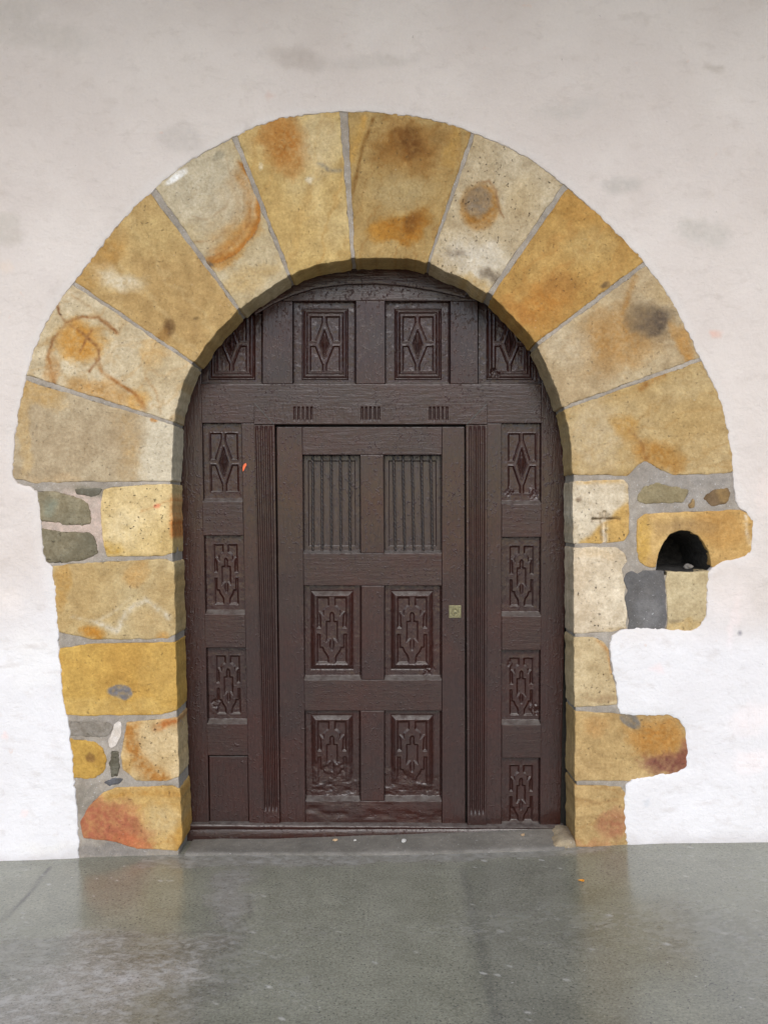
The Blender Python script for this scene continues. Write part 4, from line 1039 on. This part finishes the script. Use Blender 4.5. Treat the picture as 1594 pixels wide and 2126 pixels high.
# fluted frame round the small door
YF = YD - 0.010
def fluted(name, q, y, flutes, mat, horizontal=False):
    qq = [P(px, py, y) for px, py in q]
    (tl, tr, br, bl) = [np.array(p) for p in qq]
    Wd = np.linalg.norm(tr - tl); Ht = np.linalg.norm(bl - tl)
    nu = int(Wd / 0.0018); nv = int(Ht / 0.012)
    if horizontal: nu, nv = int(Wd / 0.0022), int(Ht / 0.003)
    b = 0.003
    U, V = np.meshgrid(np.linspace(0, 1, nu), np.concatenate([[0, b / Ht], np.linspace(2 * b / Ht, 1 - 2 * b / Ht, nv), [1 - b / Ht, 1]]))
    p = quadpts(qq, U, V); X, Y = U * Wd, V * Ht
    d = np.minimum(np.minimum(X, Wd - X), np.minimum(Y, Ht - Y))
    k = np.clip(1 - d / b, 0, 1)
    h = -b * (1 - np.sqrt(np.clip(1 - k * k, 0, 1)))
    for (u0, u1, v0, v1) in flutes:
        cx_ = (u0 + u1) / 2 * Wd; hw = (u1 - u0) / 2 * Wd
        m = np.clip(1 - ((X - cx_) / hw) ** 2, 0, 1) ** 0.5 * sstep(v0 * Ht - 0.003, v0 * Ht + 0.004, Y) * (1 - sstep(v1 * Ht - 0.004, v1 * Ht + 0.003, Y))
        h -= m * 0.008
    h += fbm(p[..., 0], p[..., 1], 9, 4, 3) * 0.002 + fbm(p[..., 0] * 3, p[..., 1] * 0.6, 40, 3, 5) * 0.0012
    v_, f_ = grid(np.stack([p[..., 0], y - h, p[..., 1]], -1), y + 0.03)
    a = Acc(); a.add(v_, f_)
    return dpart(a, name, mat)
fls = [(0.06, 0.22, 0.055, 2), (0.28, 0.44, 0.055, 2), (0.50, 0.66, 0.055, 2), (0.72, 0.88, 0.055, 2)]
fls = [(a_, b_, 0.004, 0.965) for a_, b_, _, _ in fls]
fluted('pilaster', [(527, 882), (570, 882), (581, 1712), (548, 1712)], YF, fls, M_PV)
fluted('pilaster', [(967, 882), (1012, 882), (1010, 1714), (970, 1714)], YF, [(0.14, 0.28, 0.004, .97), (0.34, 0.48, 0.004, .97), (0.54, 0.68, 0.004, .97), (0.74, 0.88, 0.004, .97)], M_PV)
hf = []
for g0 in (609, 749, 890):
    for k in range(5):
        u = (g0 + 8.8 * k - 527) / 485
        hf.append((u, u + 4.6 / 485, 0.18, 0.80))
fluted('architrave', [(527, 837), (1012, 837), (1012, 881), (527, 881)], YF, hf, M_PH, True)
# mitre lines where architrave and pilasters meet: thin grooves showing as dark cuts
for q in ([(527.5, 838), (529.5, 837.5), (570, 880), (568, 881)], [(1010, 837.5), (1012, 838), (970, 881), (968, 880)]):
    a = Acc(); board(a, q, YF - 0.0006, 0, 0.004, 0.0004, 0.0, 0.05); dpart(a, 'mitre_joint', M_DARKIRON)

# ---- the small door
YW = YD + 0.010
a = Acc()
wl_ = lambda y: 574 + 8 * (y - 885) / 830
board(a, [(wl_(885), 886), (627, 886), (634, 1716), (wl_(1716), 1716)], YW, 0)                   # hinge stile
board(a, [(917.5, 886), (964, 886), (966, 1716), (917.5, 1716)], YW, 0)                            # lock stile
board(a, [(627.5, 886), (917, 886), (917, 944), (627.5, 944)], YW + 0.0008, 1, amp=.0016)           # top rail
board(a, [(629.5, 1149), (917, 1149), (917, 1216), (630, 1216)], YW + 0.0008, 1, amp=.0016)
board(a, [(631, 1412), (917, 1412), (917, 1476), (632, 1476)], YW + 0.0008, 1, amp=.0016)
board(a, [(634, 1664), (917, 1664), (917, 1716), (634.5, 1716)], YW + 0.0015, 1, amp=.003, wear=0.010, step_=0.006)
board(a, [(748, 944.5), (795.5, 944.5), (797, 1148.5), (749, 1148.5)], YW, 0)                      # muntins
board(a, [(750.5, 1216.5), (797.5, 1216.5), (797.5, 1411.5), (750.5, 1411.5)], YW, 0)
board(a, [(748.5, 1476.5), (797.5, 1476.5), (797.5, 1663.5), (748.5, 1663.5)], YW, 0)
wick = dpart(a, 'wicket_door', [M_PV, M_PH])
wick['label'] = 'small inner door with two barred windows, four carved panels and a brass lock'
def wsub(o):
    o.parent = wick; o.matrix_parent_inverse.identity()
    return o
fW = (0.225, 0.127, 0.745, 0.83)
for q, dm, sd_ in (([(630, 1216), (750, 1216), (750, 1412), (631, 1412)], 0, 33), ([(798, 1216), (917, 1216), (917, 1412), (798, 1412)], 0, 36),
                   ([(632, 1476), (748, 1476), (748, 1664), (634, 1664)], 1.0, 39), ([(798, 1476), (917, 1476), (917, 1664), (798, 1664)], 0.8, 43)):
    o = carved('carved_panel', q, YW, STRAP, fW, 1, depth=0.029, bev=(4, 8, 2.2, 18), damage=dm, seed=sd_, tear=[(.75, .93, .04)] if sd_ == 36 else None)
    wsub(o)
    if dm: o['label'] = 'carved panel worn away along its bottom'
# barred windows: shutter boards behind, bars in front
for (x0, x1) in ((627, 747.5), (796, 917)):
    y = YW
    q = [P(px, py, y) for px, py in ((x0, 944), (x1, 944), (x1 + 1, 1149), (x0 + 1, 1149))]
    (tl, tr, br, bl) = [np.array(p) for p in q]
    Wd = np.linalg.norm(tr - tl); Ht = np.linalg.norm(bl - tl)
    U, V = np.meshgrid(np.linspace(0, 1, int(Wd / .0022)), np.linspace(0, 1, int(Ht / .0025)))
    p = quadpts(q, U, V); X, Y = U * Wd, V * Ht
    rim_ = np.clip(np.max([1 - X / .005, 1 - (Wd - X) / .006, 1 - Y / .004, 1 - (Ht - Y) / .014], axis=0), 0, 1)
    s = np.max([0.026 - X, X - (Wd - 0.026), 0.028 - Y, Y - (Ht - 0.032)], axis=0)
    h = 0.009 * (1 - sstep(-0.002, 0.002, -s)) + fbm(p[..., 0] * 2.5, p[..., 1] * 0.5, 30, 4, 4) * 0.0012
    yy = (y + 0.056 - h) * (1 - rim_) + (y + 0.0012) * rim_
    v_, f_ = grid(np.stack([p[..., 0], yy, p[..., 1]], -1), y + 0.085)
    a = Acc(); a.add(v_, f_); wsub(dpart(a, 'shutter_board', M_SHUT))
    for k in range(5):
        xb0 = x0 + 21 + 19.3 * k; xb1 = xb0 + (1.0 if x0 < 700 else 4.0)
        zt, zb = P(0, 946, y)[1], P(0, 1147, y)[1]
        n = 200; a = Acc(); V = []; F = []
        for i in range(n + 1):
            f = i / n; zz_ = zt + (zb - zt) * f; xc = P(xb0 + (xb1 - xb0) * f, 0, y + .02)[0]; th = f * 70 + k
            for j in range(8):
                rb_ = 0.0056 * (1 + 0.09 * math.sin(th * 2 + j * math.pi / 2))
                V.append((xc + math.cos(j * math.pi / 4) * rb_, y + 0.038 + math.sin(j * math.pi / 4) * rb_, zz_))
        for i in range(n):
            for j in range(8):
                F.append((i * 8 + j, i * 8 + (j + 1) % 8, (i + 1) * 8 + (j + 1) % 8, (i + 1) * 8 + j))
        a.add(V, [q_[::-1] for q_ in F]); wsub(dpart(a, 'window_bar', M_IRON))
# brass lock: square plate, raised round cylinder, keyhole, four nails
a = Acc()
board(a, [(932, 1257), (957, 1257), (957, 1283), (932, 1283)], YW - 0.004, 0, 0.006, 0.0012, 0.0003, 0.01)
lc = P(944.5, 1271, YW)
def disc(acc, c_, rads, mat, seg=28):
    V = []; F = []
    for (r, y) in rads:
        for j in range(seg):
            t = 2 * math.pi * j / seg; V.append((c_[0] + math.cos(t) * r, y, c_[1] + math.sin(t) * r))
    for i in range(len(rads) - 1):
        for j in range(seg): F.append((i * seg + j, i * seg + (j + 1) % seg, (i + 1) * seg + (j + 1) % seg, (i + 1) * seg + j))
    F.append(tuple((len(rads) - 1) * seg + j for j in range(seg)))
    acc.add(V, F, mat)
disc(a, lc, [(0.018, YW - 0.004), (0.018, YW - 0.008), (0.0165, YW - 0.010), (0.012, YW - 0.0095), (0.011, YW - 0.007), (0.0095, YW - 0.007)], 0)
disc(a, lc, [(0.009, YW - 0.006), (0.0088, YW - 0.010), (0.007, YW - 0.011)], 0)
disc(a, (lc[0], lc[1] + 0.001), [(0.0032, YW - 0.0112), (0.003, YW - 0.0116)], 1, 12)
for sx_ in (-1, 1):
    for sz_ in (-1, 1):
        disc(a, (lc[0] + sx_ * 0.0225, lc[1] + 0.002 + sz_ * 0.0225), [(0.0025, YW - 0.004), (0.002, YW - 0.0056)], 1, 10)
wsub(dpart(a, 'lock_plate', [M_BRASS, M_DARKIRON]))['label'] = 'small square brass lock plate with a keyhole'
# orange dab of spray paint beside the left lozenge panel
sp_ = [(505, 964), (511, 961), (512, 966), (508, 972), (505, 980), (503, 976)]
a = Acc(); r_ = slab(chaikin(PL(sp_, YD), 1), y0=YD - 0.0012, depth=0.0024, res=0.003, bevel=0.001, amp=0.0, seed=75); a.add(r_[0], r_[1]); dpart(a, 'paint_mark', M_SPRAY)['label'] = 'tiny orange dab of paint'
# sill board under the door
a = Acc()
yS = 0.196
qs = [P(x_, y_, yS) for x_, y_ in ((372, 1713), (1172, 1719), (1172, 1730), (372, 1752))]
U, V = np.meshgrid(np.linspace(0, 1, 160), np.array([0, .01, .03, .1, .2, .3, .5, .8, 1.0]))
p = quadpts(qs, U, V)
yy = yS + 0.004 * np.clip(1 - V / .1, 0, 1) ** 2 + fbm(p[..., 0], p[..., 1], 6, 4, 4) * 0.004 + 0.006 * np.exp(-((V - .28) / .06) ** 2)
g = np.stack([p[..., 0], yy, p[..., 1] + fbm(p[..., 0], V * 0, 10, 4, 5) * 0.004 * (V < .4)], -1)
top = g[0].copy(); top[:, 1] = YD + 0.02; top[:, 2] += 0.004
g = np.concatenate([top[None], g])
v_, f_ = grid(g, None); a.add(v_, f_); dpart(a, 'sill_board', M_PH)
# unseen board added behind the door to block light
a = Acc(); board(a, [(330, 500), (1210, 500), (1210, 1740), (330, 1740)], YD + 0.10, 0, 0.02, 0.002, 0, 0.2); dpart(a, 'light_block_board', M_DARKIRON)

# ------------------------------------------------------------------ small loose things
def lump(name, loc, size, mat, label, cat, seed=0, group=None):
    import bmesh
    bm = bmesh.new(); bmesh.ops.create_icosphere(bm, subdivisions=3, radius=1.0)
    rr = random.Random(seed); off = Vector((rr.random() * 9, rr.random() * 9, rr.random() * 9))
    from mathutils import noise as mn
    for v in bm.verts:
        k = 1 + 0.35 * mn.noise(v.co * 1.1 + off) + 0.15 * mn.noise(v.co * 2.7 + off)
        v.co = Vector((v.co.x * size[0] * k, v.co.y * size[1] * k, max(v.co.z * size[2] * k, -size[2] * 0.8) + size[2] * 0.8))
    me = bpy.data.meshes.new(name); bm.to_mesh(me); bm.free()
    me.materials.append(mat)
    for q in me.polygons: q.use_smooth = True
    me.set_sharp_from_angle(angle=R(35))
    o = bpy.data.objects.new(name, me); o.location = loc; o.rotation_euler = (0, 0, rr.uniform(0, 6)); link(o)
    return tag(o, label, cat, group)
from bpy_extras.object_utils import world_to_camera_view
bpy.context.view_layer.update()
dg = bpy.context.evaluated_depsgraph_get()
def ground_at(px, py):
    org = Vector((0, -D, ZC)); d = Vector(((px - CX) / (S * D), 1.0, (CY - py) / (S * D))).normalized()
    ok, loc, *_ = scene.ray_cast(dg, org, d)
    return loc if ok else Vector(fpx(px, py) + (0,))
for px_, py_, sz, mt, lab, cat, sd_ in ((838, 1746, (.016, .011, .009), M_PEBBLE, 'whitish pebble on the doorstep under the middle of the door', 'pebble', 1),
        (696, 1743, (.013, .010, .006), M_CRUMB, 'tan crumb of stone on the doorstep below the small door', 'stone', 2), (737, 1743, (.008, .006, .004), M_PEBBLE, 'tiny pale chip on the doorstep right of the tan crumb', 'pebble', 3),
        (1085, 1732, (.012, .008, .005), M_CRUMB, 'brown crumb against the right end of the door sill', 'stone', 4)):
    L_ = ground_at(px_, py_ + 3); L_.z -= 0.001
    lump('pebble' if cat == 'pebble' else 'stone_crumb', L_, sz, mt, lab, cat, sd_)
L_ = ground_at(1430, 1172)
lump('stone_chip', (P(1428, 0, .1)[0], 0.10, P(0, 1186, 0.1)[1] + 0.012), (.018, .022, .013), M_DULL, 'pale broken stone lying inside the dark arched hole', 'stone', 8)
# orange petal on the paving
L_ = ground_at(1206, 1831)
a = Acc()
pt = [(-.014, -.002), (-.004, -.010), (.010, -.014), (.013, -.002), (.010, .008), (-.002, .006)]
n = len(pt)
V = [(x_, y_, .0015 + 0.004 * abs(x_) / .014 + (0.003 if i % 2 else 0)) for i, (x_, y_) in enumerate(pt)] + [(0.002, -0.002, 0.001)]
V += [(x_, y_, z_ + .0012) for x_, y_, z_ in V]
F = [(i, n, (i + 1) % n) for i in range(n)] + [(i + n + 1, (i + 1) % n + n + 1, 2 * n + 1) for i in range(n)] + [(i, (i + 1) % n, (i + 1) % n + n + 1, i + n + 1) for i in range(n)]
a.add(V, F); o = a.build('petal', M_LEAF, smooth=False); o.location = L_ + Vector((0, 0, .001))
tag(o, 'small bright orange petal lying on the grey paving', 'petal')
